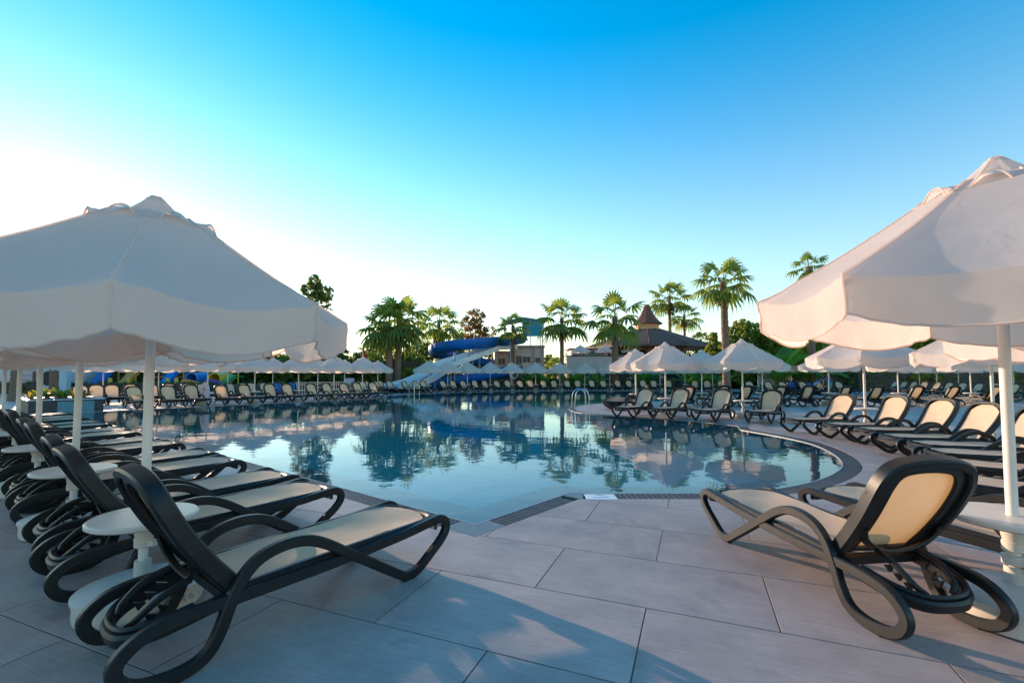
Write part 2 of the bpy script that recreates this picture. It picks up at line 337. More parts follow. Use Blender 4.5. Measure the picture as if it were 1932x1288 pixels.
def quads_mesh(name, V, m, smooth=False):
    """V: array (n,4,3) of quads"""
    n = len(V); me = bpy.data.meshes.new(name); me.vertices.add(4 * n); me.vertices.foreach_set('co', np.asarray(V, dtype=np.float32).ravel())
    me.loops.add(4 * n); me.loops.foreach_set('vertex_index', np.arange(4 * n, dtype=np.int32)); me.polygons.add(n)
    me.polygons.foreach_set('loop_start', np.arange(0, 4 * n, 4, dtype=np.int32)); me.update(calc_edges=True); me.validate()
    me.materials.append(MATS[m]); return me
# ================================================================== SETTING: pool, deck, ground
TD = Vector((0.9277, -0.3733, 0)); ND = Vector((0.3733, 0.9277, 0))      # long and cross direction of the deck tiles
TROT = math.atan2(TD.y, TD.x); T0, N0, TL, TW = -1.84, 1.52, 1.52, 0.80
ORG = TD * T0 + ND * N0
U = Vector((0.787, -0.617, 0)); V = Vector((0.617, 0.787, 0))            # along the straight pool edge / across it
K = at(896, 988)
def g2(px, py): p = at(px, py); return Vector((p.x, p.y, 0))
left_end = K - U * 22.2
edgeB = [left_end, left_end + V * 15.4]
tipB = edgeB[1]
farC = [tipB - U * 1.3 + V * 1.2, g2(757, 744.5), g2(800, 742), g2(859, 740), g2(935, 738.3), g2(1014, 737.3), g2(1100, 736.9), g2(1250, 737), g2(1395, 738.4)]
penTop = [g2(1405, 741), g2(1330, 752), g2(1200, 757.5)]
penTip = catmull([g2(1200, 757.5), g2(1120, 761), g2(1085, 765), g2(1073, 770), g2(1084, 776.5), g2(1115, 780.5), g2(1162, 784)], 4)
dEdge = [g2(1311, 794), g2(1391, 803)]
cove = catmull([g2(1396, 810), g2(1470, 823), g2(1530, 837), g2(1570, 855), g2(1589, 875), g2(1572, 893), g2(1528, 909), g2(1465, 921), g2(1395, 927), g2(1320, 930)], 5)
nearR = [g2(1240, 930), g2(1108, 930), g2(1075, 928)]
W = [K] + edgeB + farC + penTop + penTip[1:] + dEdge + cove + nearR
# drop near-duplicates
W2 = []
for p in W:
    if not W2 or (p - W2[-1]).length > .05: W2.append(p)
W = W2
def area(P): return sum(P[i].x * P[(i + 1) % len(P)].y - P[(i + 1) % len(P)].x * P[i].y for i in range(len(P))) / 2
if area(W) < 0: W = [W[0]] + W[:0:-1]
def offset(P, d):
    """positive d = outward of a counter-clockwise outline"""
    out = []; n = len(P)
    for i in range(n):
        a = (P[i] - P[i - 1]).normalized(); b = (P[(i + 1) % n] - P[i]).normalized()
        na = Vector((a.y, -a.x, 0)); nb = Vector((b.y, -b.x, 0)); m = na + nb
        if m.length < .2: m = na.copy()
        m.normalize(); c = max(.45, m.dot(na)); out.append(P[i] + m * (d / c))
    return out
GW = 0.27
G = offset(W, GW)
def v2(p): return Vector((p.x, p.y))
def cdt_diff(A, Bs):
    """triangles of polygon A outside all polygons of Bs"""
    vs = [v2(p) for p in A]; fs = [list(range(len(A)))]
    for B in Bs:
        n = len(vs); vs += [v2(p) for p in B]; fs.append(list(range(n, n + len(B))))
    ov, oe, of, a, b, c = delaunay_2d_cdt(vs, [], fs, 0, 1e-5)
    tris = [f for f, src in zip(of, c) if 0 in src and len(src) == 1]
    return ov, tris
def sheet(name, A, Bs, z, m, mat4=None, **kw):
    ov, tr = cdt_diff(A, Bs); M = mat4 or Matrix.Identity(4); Mi = M.inverted()
    b = MB(); used = sorted({i for t in tr for i in t}); idx = {k: i for i, k in enumerate(used)}
    b.add([Mi @ Vector((ov[i].x, ov[i].y, z)) for i in used], [tuple(idx[i] for i in t) for t in tr])
    o = obj(name, b, m=m, smooth=0, **kw); o.matrix_world = M; return o
TM = Matrix.Translation(ORG) @ Matrix.Rotation(TROT, 4, 'Z')
def rect(x0, x1, y0, y1): return [Vector((x0, y0, 0)), Vector((x1, y0, 0)), Vector((x1, y1, 0)), Vector((x0, y1, 0))]
deck = sheet('deck', rect(-140, 140, -25, 260), [G], -0.004, 'tile_far', TM, kind='structure')
sheet('lawn', [Vector(p) for p in ((-140, 37, 0), (-36, 37, 0), (-22, 45, 0), (-14, 52, 0), (0, 49.5, 0), (18, 49, 0), (26, 50, 0), (34, 46, 0), (37, 44, 0), (37, 22, 0), (140, 22, 0), (140, 260, 0), (-140, 260, 0))], [], 0.0, 'grass', None, kind='structure')

# deck tiles near the camera, each one its own piece
def tile_mesh_full():
    b = MB(); g = .004; b.bbox(g, TL - g, g, TW - g, -.0035, 0, .0012); return b.mesh('deck_tile', 'tile', 0)
full = tile_mesh_full(); n_t = 0
def inside(p, P):
    c = False; n = len(P)
    for i in range(n):
        a, b = P[i], P[i - 1]
        if (a.y > p.y) != (b.y > p.y) and p.x < (b.x - a.x) * (p.y - a.y) / (b.y - a.y) + a.x: c = not c
    return c
deck_near = []
for r in range(-4, 13):
    for k in range(-14, 16):
        ox = (k * TL + (.5 * TL if r % 2 == 0 else 0)); oy = r * TW
        cs = [ORG + TD * (ox + dx) + ND * (oy + dy) for dx in (0, TL) for dy in (0, TW)]
        ys = [c.y for c in cs]
        if max(ys) < 1.2 or min(ys) > 10.4: continue
        pxs = [966 + c.x / max(c.y, .5) * FPX for c in cs]
        if max(pxs) < -150 or min(pxs) > 2090: continue
        mid = (cs[0] + cs[3]) / 2
        dmin = min((p - mid).length for p in G); ins = [inside(c, G) for c in cs]
        samples = [ORG + TD * (ox + TL * a / 6) + ND * (oy + TW * b_ / 4) for a in range(7) for b_ in range(5)]
        si = [inside(p, G) for p in samples]
        if all(si): continue
        touch = any(si) or dmin < 1.0
        if not touch:
            o = obj('deck_tile', full, deck); o.matrix_parent_inverse = Matrix.Identity(4); o.location = (ox, oy, 0); o.rotation_euler = (0, 0, 0)
        else:
            g = .004
            A = [ORG + TD * (ox + dx) + ND * (oy + dy) for dx, dy in ((g, g), (TL - g, g), (TL - g, TW - g), (g, TW - g))]
            Gn = [p for p in G]
            ov, tr = cdt_diff(A, [Gn])
            if not tr: continue
            b = MB(); used = sorted({i for t in tr for i in t}); idx = {q: i for i, q in enumerate(used)}; Mi = (TM @ Matrix.Translation((ox, oy, 0))).inverted()
            P = [Mi @ Vector((ov[i].x, ov[i].y, 0)) for i in used]; n = len(P)
            F = [tuple(idx[i] for i in t) for t in tr]; ed = {}
            for f in F:
                for i in range(3): ed[(f[i], f[(i + 1) % 3])] = 1
            sk = [(a, b2) for a, b2 in ed if (b2, a) not in ed]
            b.add(P + [p - Vector((0, 0, .0035)) for p in P], F + [(b2, a, a + n, b2 + n) for a, b2 in sk])
            obj('deck_tile', b, deck, (ox, oy, 0), m='tile', smooth=0)
        n_t += 1

# pool shell
pool = MB(); n = len(W); I1 = offset(W, -.50)
DEP = -1.0; LD = -.045
pool.add([Vector((p.x, p.y, -.012)) for p in W] + [Vector((p.x, p.y, LD)) for p in W] + [Vector((p.x, p.y, LD)) for p in I1],
         [(i, (i + 1) % n, n + (i + 1) % n, n + i) for i in range(n)] + [(n + i, n + (i + 1) % n, 2 * n + (i + 1) % n, 2 * n + i) for i in range(n)])
obj('pool_ledge', pool, m='ledge', smooth=0, kind='structure')
fl = MB(); fl.add([Vector((p.x, p.y, LD)) for p in I1] + [Vector((p.x, p.y, DEP)) for p in I1], [(i, (i + 1) % n, n + (i + 1) % n, n + i) for i in range(n)])
obj('pool_wall', fl, m='pool_floor', smooth=0, kind='structure')
sheet('pool_floor', offset(W, .05), [], DEP, 'pool_floor', None, kind='structure')
sheet('water', W, [], -.014, 'water', None, kind='structure')
# coping lip and gutter channel
Ci, Co = offset(W, .0), offset(W, .014)
cp = MB(); cp.add([Vector((p.x, p.y, -.02)) for p in Ci] + [Vector((p.x, p.y, .001)) for p in Ci] + [Vector((p.x, p.y, .001)) for p in Co] + [Vector((p.x, p.y, -.05)) for p in Co],
    [(i + a * n, (i + 1) % n + a * n, (i + 1) % n + (a + 1) * n, i + (a + 1) * n) for a in range(3) for i in range(n)])
obj('pool_coping', cp, m='coping', smooth=0, kind='structure')
gc = MB(); gc.add([Vector((p.x, p.y, z)) for P, z in ((Co, -.03), (Co, -.05), (G, -.05), (G, -.004)) for p in P],
    [(i + a * n, (i + 1) % n + a * n, (i + 1) % n + (a + 1) * n, i + (a + 1) * n) for a in range(3) for i in range(n)])
grate = obj('overflow_gutter', gc, m='grate_dark', smooth=0, kind='structure')
# grate slats: walk the outline
slat_b = MB(); slat_b.bbox(-.026, .026, -(GW - .03) / 2, (GW - .03) / 2, -.022, 0, .004); slat_me = slat_b.mesh('slat', 'grate', 0)
Mo = offset(W, .022 + (GW - .026) / 2)
cand = []
L = [(Mo[(i + 1) % n] - Mo[i]).length for i in range(n)]
blocks = []   # corner stones without slats
Kc = min(range(n), key=lambda i: (W[i] - K).length); Kr = min(range(n), key=lambda i: (W[i] - g2(1075, 928)).length); Kd = min(range(n), key=lambda i: (W[i] - g2(1391, 803)).length)
for i in range(n):
    a, b_ = Mo[i], Mo[(i + 1) % n]; d = (b_ - a); l = d.length
    if l < .02: continue
    d.normalize(); m = max(1, round(l / .066))
    for q in range(m):
        s = (q + .5) * l / m; p = a + d * s
        if (p - Mo[Kc]).length < .36 or (p - Mo[Kr]).length < .19 or (p - Mo[Kd]).length < .3: continue
        if (p - (g2(1130, 936))).length < .205: continue
        cand.append((p, math.atan2(d.y, d.x)))
def visible(p):
    if p.y < .8: return False
    px = 966 + p.x / p.y * FPX; return -20 < px < 1960
cand.sort(key=lambda c: c[0].length if visible(c[0]) else 1e6)
near = cand[:300]; rest = [c for c in cand[300:] if visible(c[0]) and c[0].length < 60]
for p, a in near: obj('slat', slat_me, grate, (p.x, p.y, -.002), a)
fb = MB()
for p, a in rest:
    ca, sa = math.cos(a), math.sin(a); hx, hy = .026, (GW - .03) / 2
    fb.add([(p.x + x * ca - y * sa, p.y + x * sa + y * ca, -.002) for x, y in ((-hx, -hy), (hx, -hy), (hx, hy), (-hx, hy))], [(0, 1, 2, 3)])
obj('far_slats', fb, grate, m='grate', smooth=0, kind='stuff')
# corner stones
def stone(i, name, reach, m='stone_block'):
    a = (W[i - 1] - W[i]).normalized(); b_ = (W[(i + 1) % n] - W[i]).normalized()
    g = .004
    Wc, Gc = offset(W, .026)[i], offset(W, GW - .004)[i]
    na = Vector((-a.y, a.x, 0)); nb = Vector((b_.y, -b_.x, 0))
    P = [Wc, Wc + a * reach, None, Gc, None, Wc + b_ * reach]
    P[2] = P[1] + (Gc - Wc) - a * ((Gc - Wc).dot(a)); P[4] = P[5] + (Gc - Wc) - b_ * ((Gc - Wc).dot(b_))
    mb = MB(); k = len(P); mb.add([p + Vector((0, 0, z)) for z in (-.04, .0005) for p in P], [tuple(range(k, 2 * k)), tuple(range(k))[::-1]] + [(i2, (i2 + 1) % k, k + (i2 + 1) % k, k + i2) for i2 in range(k)])
    bm_o = obj(name, mb, grate, m=m, smooth=0); return bm_o
stone(Kc, 'corner_stone', .20); stone(Kr, 'corner_stone', .17); stone(Kd, 'corner_stone', .22)
p = g2(1130, 936); a = math.atan2(0, 1)
dt = MB(); dt.bbox(-.19, .19, -.12, .12, -.03, .001, .003)
dt_o = obj('marker_tile', dt, grate, (p.x + .02, p.y - .012, 0), 0.0, m='white_tile', smooth=0)
arc = MB(); arc.tube([(-.06 + .12 * i / 10, .05 + .03 * math.sin(math.pi * i / 10), .0015) for i in range(11)], .003, 5); arc.tube([(-.10 + .2 * i / 10, -.03 - .012 * math.sin(math.pi * i / 5), .0015) for i in range(11)], .003, 5)
obj('printed_mark', arc, dt_o, m='ledge')
# pool ladder rails at the tip of the round peninsula and on the far bank
def ladder(x, y, rz, label):
    t = thing('pool_ladder', label, 'pool ladder', (x, y, 0), rz, 'stainless pool ladders')
    for s in (-.26, .26):
        P = [(-.55, s, -.6), (-.5, s, .3), (-.45, s, .68), (-.3, s, .86), (-.08, s, .86), (.1, s, .7), (.16, s, .4), (.17, s, -.004)]
        obj('handrail', MB().tube(catmull(P, 5), .022, 8), t, m='steel')
    for z in (-.15, -.4): obj('tread', MB().box(-.60, -.50, -.24, .24, z, z + .03), t, m='steel')
tp = g2(1083, 769.5); ladder(tp.x + .45, tp.y - .1, R(8), 'steel pool ladder with curved handrails at the rounded tip of the right deck')
p = g2(782, 742); ladder(p.x - .2, p.y + .3, R(141), 'steel pool ladder with curved handrails on the far bank below the white slide')
# ================================================================== SUN LOUNGERS
Y_SIDE = .325
def lounger_meshes():
    M = {}
    # side frame: one continuous ribbon - seat rail, rear loop, rising arm, falling leg, front loop
    pts = [(.86, .362), (.60, .338), (.30, .322), (0, .312), (-.30, .308), (-.58, .306), (-.80, .298), (-.93, .270), (-1.015, .20), (-1.02, .13), (-.965, .065), (-.86, .035), (-.74, .036), (-.655, .075),
           (-.60, .165), (-.555, .285), (-.49, .41), (-.40, .485), (-.27, .516), (-.14, .505), (-.02, .452), (.12, .36), (.32, .225), (.50, .105), (.595, .046), (.67, .034), (.75, .055), (.86, .125), (.965, .20), (1.02, .272), (1.01, .335), (.95, .366)]
    def yo(i): return .006 * max(0.0, min(1.0, (i - 12) / 2, (27 - i) / 2))      # the arm strip lies a little outside the rail
    for sg, nm in ((1, 'side_left'), (-1, 'side_right')):
        path = catmull([(x, sg * yo(i), z) for i, (x, z) in enumerate(pts)], 4, True)
        b = MB(); b.sweep(path, rrect(.050, .064, .15, 1), True, up=(0, 1, 0))
        b.box(.60, .70, -.022, .022, 0, .012); b.box(-.88, -.76, -.022, .022, 0, .012)
        M[nm] = b.mesh('side_frame', 'frame', 30)
    # seat frame: rounded tray rim between the side loops
    ys = .292
    rim = [(x, s * ys, .352 + .018 * max(0, (x - .2)) - .03 * max(0, -x)) for s in (1,) for x in (-.50, -.2, .1, .4, .7)]
    rim += [(.87, ys - .02, .362), (.955, ys - .10, .352), (.985, 0, .346), (.955, -ys + .10, .352), (.87, -ys + .02, .362)] + [(x, -y, z) for x, y, z in rim[::-1]]
    b = MB(); b.sweep(catmull(rim, 4), rrect(.046, .05, .3, 1))
    for x in (-.5, .12, .55): b.box(x - .02, x + .02, -ys, ys, .285, .315)
    # front apron between the loops
    ap = [(.93, Y_SIDE - .02, .31), (.985, .2, .285), (1.0, 0, .275), (.985, -.2, .285), (.93, -Y_SIDE + .02, .31)]
    b.sweep(catmull(ap, 5), rrect(.03, .055, .3, 1))
    M['seat_frame'] = b.mesh('seat_frame', 'frame')
    # seat sling
    nx, ny = 22, 10; b = MB(); vs = []
    for i in range(nx + 1):
        x = -.50 + 1.42 * i / nx
        yw = .275 if x < .80 else .275 - .16 * ((x - .80) / .12) ** 2
        for j in range(ny + 1):
            t = j / ny * 2 - 1; sag = -.022 * (1 - t * t) * min(1, (x + .52) / .2) * min(1, max(0, (.95 - x)) / .2)
            z = .374 + .018 * max(0, (x - .2)) - .03 * max(0, -x) + sag + .004 * math.sin(9 * x + 3 * t)
            vs.append((x, t * yw, z))
    b.add(vs, [(i * (ny + 1) + j, (i + 1) * (ny + 1) + j, (i + 1) * (ny + 1) + j + 1, i * (ny + 1) + j + 1) for i in range(nx) for j in range(ny)])
    M['seat_sling'] = b.mesh('seat_sling', 'sling', 60)
    # backrest: local s along the back, from the hinge
    hx, hz, ang = -.50, .335, R(122.5)
    dx, dz = math.cos(ang), math.sin(ang); nx_, nz_ = math.sin(ang), -math.cos(ang)      # n points to the sitter
    def bp(s, y, n=0):
        c = .035 * math.sin(math.pi * min(1, s / .78)) - .05 * max(0, s - .55) ** 2 * 4
        return (hx + dx * s - nx_ * (c - n), y, hz + dz * s - nz_ * (c - n))
    outl = []
    for s, y in ((0, .272), (.2, .287), (.4, .300), (.55, .303), (.64, .295), (.715, .262), (.755, .20), (.772, .10), (.776, 0)): outl.append((s, y))
    outl = outl + [(s, -y) for s, y in outl[-2::-1]]
    P = catmull([bp(s, y) for s, y in outl], 3)
    b = MB(); b.sweep(P, rrect(.058, .092, .2, 1))
    for y in (.296, -.296):
        c = Vector(bp(.56, y + math.copysign(.026, y), 0)); b.lathe([(0.001, 0), (.026, 0), (.026, .008), (.018, .012)], 14, (0, 0, 0), False)
        k = 14 * 4; sg = 1 if y > 0 else -1
        b.v[-k:] = [(c.x + q[0], c.y + sg * (q[2] - .002), c.z + q[1]) for q in b.v[-k:]]
    M['backrest_frame'] = b.mesh('backrest_frame', 'frame')
    # inner black surround behind the sling
    inner = [(s * .93 + .03, y * .80) for s, y in outl]
    P = catmull([bp(s, y, -.014) for s, y in inner], 3)
    b = MB(); b.sweep(P, rrect(.075, .022, .3, 1)); b.sweep([bp(.06, -.24, -.014), bp(.05, 0, -.014), bp(.06, .24, -.014)], rrect(.05, .022, .3, 1))
    M['back_surround'] = b.mesh('back_surround', 'frame')
    nx, ny = 12, 8; b = MB(); vs = []
    for i in range(nx + 1):
        s = .01 + .745 * i / nx; yw = .272 if s < .5 else .272 - .20 * max(0, (s - .5) / .255) ** 3
        for j in range(ny + 1):
            t = j / ny * 2 - 1; vs.append(bp(s, t * yw, .016 - .022 * (1 - t * t) * math.sin(math.pi * i / nx)))
    b.add(vs, [(i * (ny + 1) + j, (i + 1) * (ny + 1) + j, (i + 1) * (ny + 1) + j + 1, i * (ny + 1) + j + 1) for i in range(nx) for j in range(ny)])
    M['back_sling'] = b.mesh('back_sling', 'sling', 60)
    # rear cradle: U between the rails, tilted down behind
    cr = [(-.52, .27, .30), (-.70, .27, .27), (-.86, .235, .235), (-.955, .14, .205), (-.98, 0, .198), (-.955, -.14, .205), (-.86, -.235, .235), (-.70, -.27, .27), (-.52, -.27, .30)]
    b = MB(); b.sweep(catmull(cr, 4), rrect(.05, .075, .3, 1)); b.sweep([(x, y, z + .05) for x, y, z in catmull(cr[1:-1], 4)], rrect(.028, .03, .4, 1))
    b.box(-.56, -.50, -.30, .30, .27, .32)
    M['rear_cradle'] = b.mesh('rear_cradle', 'frame')
    # recline bracket: curved strap under the back and two toothed struts
    st = [bp(.30, .27, -.03), bp(.22, .235, -.06), bp(.15, .12, -.085), bp(.13, 0, -.09), bp(.15, -.12, -.085), bp(.22, -.235, -.06), bp(.30, -.27, -.03)]
    b = MB(); b.sweep(catmull(st, 5), rrect(.05, .02, .3, 1))
    for s in (1, -1):
        a = Vector(bp(.155, s * .14, -.09)); e = Vector((-.93, s * .085, .245)); m1 = a.lerp(e, .4) + Vector((-.03, s * .03, .02)); m2 = a.lerp(e, .75) + Vector((-.035, s * .03, .0))
        b.sweep(catmull([a, m1, m2, e], 4), rrect(.03, .036, .3, 1))
        for f in (.35, .55, .75):
            q = a.lerp(e, f); b.add([q + Vector(d) for d in ((.0, -.012, .0), (.0, .012, .0), (.055, .012, -.02), (.055, -.012, -.02), (.02, .012, -.05), (.02, -.012, -.05))], [(0, 1, 2, 3), (3, 2, 4, 5), (1, 0, 5, 4), (0, 3, 5), (1, 4, 2)])
    M['recline_bracket'] = b.mesh('recline_bracket', 'frame')
    return M
LM = lounger_meshes()
blue = {k: LM[k].copy() for k in ('seat_sling', 'back_sling')}
for k in blue: blue[k].materials.clear(); blue[k].materials.append(MATS['blue_sling'])
def lounger(x, y, face, label, group, far=0, sling=None):
    """face: direction (x, y) the foot end points to; x, y: centre"""
    rz = math.atan2(face[1], face[0])
    t = thing('sun_lounger', label, 'sun lounger', (x, y, 0 if far == 0 else -.004), rz, group)
    obj('side_frame', LM['side_left'], t, (0, Y_SIDE, 0)); obj('side_frame', LM['side_right'], t, (0, -Y_SIDE, 0))
    sm = blue if sling else LM
    ba = R(random.uniform(-3.5, 3.0)) if 'nearest' not in label and 'right foreground, orange' not in label else 0
    obj('seat_sling', sm['seat_sling'], t); bk = obj('backrest_frame', LM['backrest_frame'], t); hv = Vector((-.50, 0, .335)); bk.rotation_euler = (0, ba, 0); bk.location = hv - Matrix.Rotation(ba, 3, 'Y') @ hv; obj('back_sling', sm['back_sling'], bk)
    obj('seat_frame', LM['seat_frame'], t); obj('rear_cradle', LM['rear_cradle'], t)
    if far < 2: obj('back_surround', LM['back_surround'], bk); obj('recline_bracket', LM['recline_bracket'], t)
    return t
def jit(f, a=1.5):
    r = R(random.uniform(-a, a)); return (f[0] * math.cos(r) - f[1] * math.sin(r), f[0] * math.sin(r) + f[1] * math.cos(r))

# ================================================================== PARASOLS
UR, ZT, ZC, R0 = 1.36, 2.80, 2.0, .30
def canopy_pt(s, t, k, seed, amp):
    """main cloth of panel k: s 0..1 top to eave, 1..1.35 valance; t 0..1 across"""
    a0, a1 = R(45 * k), R(45 * (k + 1)); e = min(s, 1.0)
    r = R0 + (UR - R0) * e; z = ZT - .165 - (ZT - .165 - ZC) * e - .03 * math.sin(math.pi * e)
    A = Vector((math.cos(a0), math.sin(a0), 0)) * r; B = Vector((math.cos(a1), math.sin(a1), 0)) * r
    p = A.lerp(B, t); p.z = z; sn = math.sin(math.pi * t); out = Vector((p.x, p.y, 0)).normalized()
    p.z -= (.035 * e + .04 * e * e) * sn; p -= out * .05 * sn * e ** 3
    if s > 1:
        f = (s - 1) / .35; p.z -= f * (.215 + .03 * sn ** .7); p -= out * .02 * f
        w = noise.noise(Vector((out.x * 9 + seed, out.y * 9, f * 1.2 + seed))) * .012 * f * amp; p += out * w
        tt = min(t, 1 - t); p += out * (.008 * amp * math.sin(30 * tt) * math.exp(-tt * 9) * f)
    edge = 1 - abs(2 * t - 1)
    if amp and s > .55:
        q = noise.noise(Vector((out.x * 24, out.y * 24, s * 5 + seed * 3.3))) * .012 * amp * max(0, s - .55) * (1 - edge) ** 2 * 3; p += out * q; p.z += q
    if amp:
        q = noise.noise(Vector((p.x * 2.2 + seed, p.y * 2.2, seed))) * .014 * amp * min(s, 1) * sn; p.z += q
    return p
def cap_pt(s, t, k):
    a0, a1 = R(45 * k), R(45 * (k + 1)); r = .03 + (.42 - .03) * s; z = ZT + .02 - .262 * s - .045 * math.sin(math.pi * s)
    A = Vector((math.cos(a0), math.sin(a0), 0)) * r; B = Vector((math.cos(a1), math.sin(a1), 0)) * r; p = A.lerp(B, t)
    sn = math.sin(math.pi * t); p.z = z + .075 * max(0, s - .3) / .7 * math.sqrt(max(0, 1 - ((t - .5) / .24) ** 2)); p -= (A + B).normalized() * .02 * sn * s; return p
def grid(f, n, m):
    b = MB(); b.add([f(i / n, j / m) for i in range(n + 1) for j in range(m + 1)], [(i * (m + 1) + j, i * (m + 1) + j + 1, (i + 1) * (m + 1) + j + 1, (i + 1) * (m + 1) + j) for i in range(n) for j in range(m)]); return b
def umb_meshes(seed, ns, nv, m, amp, panels):
    M = {'panel': [], 'cap': None}; S_ = [i / ns for i in range(ns)] + [1 + .35 * i / nv for i in range(nv + 1)]; one = MB(); cap = MB()
    for k in range(8):
        b = MB(); c = len(S_) - 1
        b.add([canopy_pt(s, j / m, k, seed, amp) for s in S_ for j in range(m + 1)], [(i * (m + 1) + j, i * (m + 1) + j + 1, (i + 1) * (m + 1) + j + 1, (i + 1) * (m + 1) + j) for i in range(c) for j in range(m)])
        if panels:
            b.tube([canopy_pt(1.35, j / m, k, seed, amp) for j in range(m + 1)], .007, 5); b.tube([canopy_pt(s, 0, k, seed, amp) + Vector((0, 0, .003)) for s in S_], .006, 5)
        if panels: M['panel'].append(b.mesh('canopy_panel', 'canvas', 50))
        else: one.add(b.v, b.f)
        g = grid(lambda s, t: cap_pt(s, t, k), 5, 18 if panels else 9); cap.add(g.v, g.f)
        if panels:   # stitched hem round the arched vent
            cap.tube([cap_pt(1, j / 18, k) for j in range(19)], .006, 5)
    if not panels: M['panel'] = [one.mesh('canopy', 'canvas', 50)]
    cap.lathe([(.062, -.02), (.058, .012), (.035, .026), (.001, .03)], 16, (0, 0, ZT - .018), False)
    M['vent_cap'] = cap.mesh('vent_cap', 'canvas', 50)
    return M
UN = [umb_meshes(1.7, 14, 7, 22, 1.3, True), umb_meshes(5.2, 14, 7, 22, 1.3, True)]
UF = [umb_meshes(s, 5, 3, 8, .8, False) for s in (2.1, 8.4, 4.4)]
def pole_parts():
    M = {}
    M['pole'] = MB().lathe([(.029, .1), (.029, 2.30), (.026, 2.34), (.026, 2.80)], 18).mesh('pole', 'pole_white')
    b = MB(); b.lathe([(.33, 0), (.355, .01), (.36, .03), (.36, .13), (.372, .135), (.372, .15), (.352, .158), (.27, .185), (.15, .205), (.06, .212)], 40)
    b.lathe([(.052, .205), (.05, .31)], 18)
    b.tube([(.372 * math.cos(a), .372 * math.sin(a), .10) for a in (0,)] + [(.40, 0, .085), (.41, .03, .07), (.40, .06, .085), (.365, .06, .10)], .009, 6)
    M['base'] = b.mesh('base', 'white_plastic')
    b = MB(); b.lathe([(.045, .572), (.305, .572), (.320, .582), (.320, .602), (.308, .612), (.045, .612)], 44); b.lathe([(.05, .46), (.058, .50), (.062, .572)], 18)
    M['table'] = b.mesh('side_table', 'white_plastic')
    b = MB(); b.lathe([(.052, .40), (.056, .405), (.056, .455), (.052, .46)], 18); b.box(.05, .10, -.018, .018, .41, .45)
    M['collar'] = b.mesh('collar', 'white_plastic')
    b = MB(); b.lathe([(.055, 2.12), (.055, 2.17), (.04, 2.19), (.04, 2.06)], 14); M['runner'] = b.mesh('runner', 'pole_white')
    b = MB()
    def rb(e): return (.05 + (UR - .06) * e, 0, ZT - .185 - (ZT - .165 - ZC) * e - .03)
    b.sweep([rb(e / 4) for e in range(5)], rrect(.016, .02, .3, 1)); b.sweep([(.05, 0, 2.15), rb(.5)], rrect(.014, .016, .3, 1)); M['rib'] = b.mesh('rib', 'pole_white')
    return M
PM = pole_parts()
def parasol(x, y, label, group, near=None, rz=None, tilt=0.0, table=True, base=True, zs=1.0, xs=1.0):
    rz = random.uniform(0, .78) if rz is None else rz
    t = thing('parasol', label, 'parasol', (x, y, 0 if near is not None else -.004), rz, group)
    if tilt: t.rotation_euler = (R(random.uniform(-tilt, tilt)), R(random.uniform(-tilt, tilt)), rz)
    t.scale = (xs, xs, zs)
    M = UN[near] if near is not None else random.choice(UF)
    obj('pole', PM['pole'], t)
    if base: obj('base', PM['base'], t)
    if table:
        tb = obj('side_table', PM['table'], t); obj('collar', PM['collar'], tb)
    for me in M['panel']: obj(me.name.split('.')[0], me, t)
    obj('vent_cap', M['vent_cap'], t)
    if near is not None:
        obj('runner', PM['runner'], t)
    for k in range(8): obj('rib', PM['rib'], t, rz=R(45 * k))
    return t

# ------------------------------------------------------------------ rows
# row A: left foreground, in pairs along the straight edge
C1 = Vector((-1.42, 3.12, 0)); nA = 0
for k in range(7):
    for half in (0, 1):
        c = C1 - U * (2.38 * k + (0 if half == 0 else 1.46)) + V * random.uniform(-.05, .05) * (1 if (k or half) else 0)
        f = jit((V.x, V.y), 1.2) if (k or half) else (V.x, V.y)
        lab = ('large dark framed lounger nearest the camera on the left, backrest raised' if nA == 0 else
               f'{ORD[nA]} lounger back from the camera in the left foreground row, backrest raised')
        lounger(c.x, c.y, f, lab, 'loungers lined up along the left pool edge'); nA += 1
    p = C1 - U * (2.38 * k + .73) - V * .68
    parasol(p.x, p.y, 'big cream parasol in the left foreground with warm sunlit canopy' if k == 0 else f'{ORD[k]} parasol back from the camera along the left lounger row',
            'parasols of the left lounger row', near=0 if k == 0 else (1 if k == 1 else None), rz=R(-13) if k == 0 else R(-13 + random.uniform(-15, 15)), tilt=0 if k == 0 else .5, zs=.962, xs=.93 if k == 0 else 1.0)
# rows F and E: round the cove on the right
cove_l = [((2.35, 3.60), (-.12, .99), 'dark lounger seen from behind in the right foreground, orange mesh back'),
          ((3.55, 3.76), (-.33, .94), 'lounger half hidden behind the right foreground lounger and parasol pole'),
          ((5.27, 4.64), (-.64, .77), 'lounger right behind the near right parasol pole, facing the cove'),
          ((6.32, 5.67), (-.87, .5), 'low lounger seen edge-on just above the right foreground backrest'),
          ((7.22, 6.63), (-.97, .24), 'sixth lounger round the cove counted from the notch, nose at the cove'),
          ((7.70, 7.55), (-.995, .10), 'fifth lounger round the cove counted from the notch, back cut by the frame'),
          ((7.98, 8.55), (-1, .0), 'fourth lounger round the cove, back cut by the right frame edge'),
          ((8.35, 9.72), (-.99, -.08), 'third lounger round the cove counted from the notch, mesh back facing left'),
          ((8.32, 10.75), (-.985, -.16), 'second lounger round the cove counted from the notch in the edge'),
          ((8.15, 12.1), (-.94, -.33), 'first lounger round the cove, beside the notch in the pool edge')]
for (c, f, lab) in cove_l: lounger(c[0], c[1], Vector(f).normalized(), lab, 'loungers fanned round the cove')
parasol(3.12, 2.88, 'big cream parasol cut by the right frame edge in the foreground', 'parasols round the cove', near=1, rz=R(17), zs=1.03)
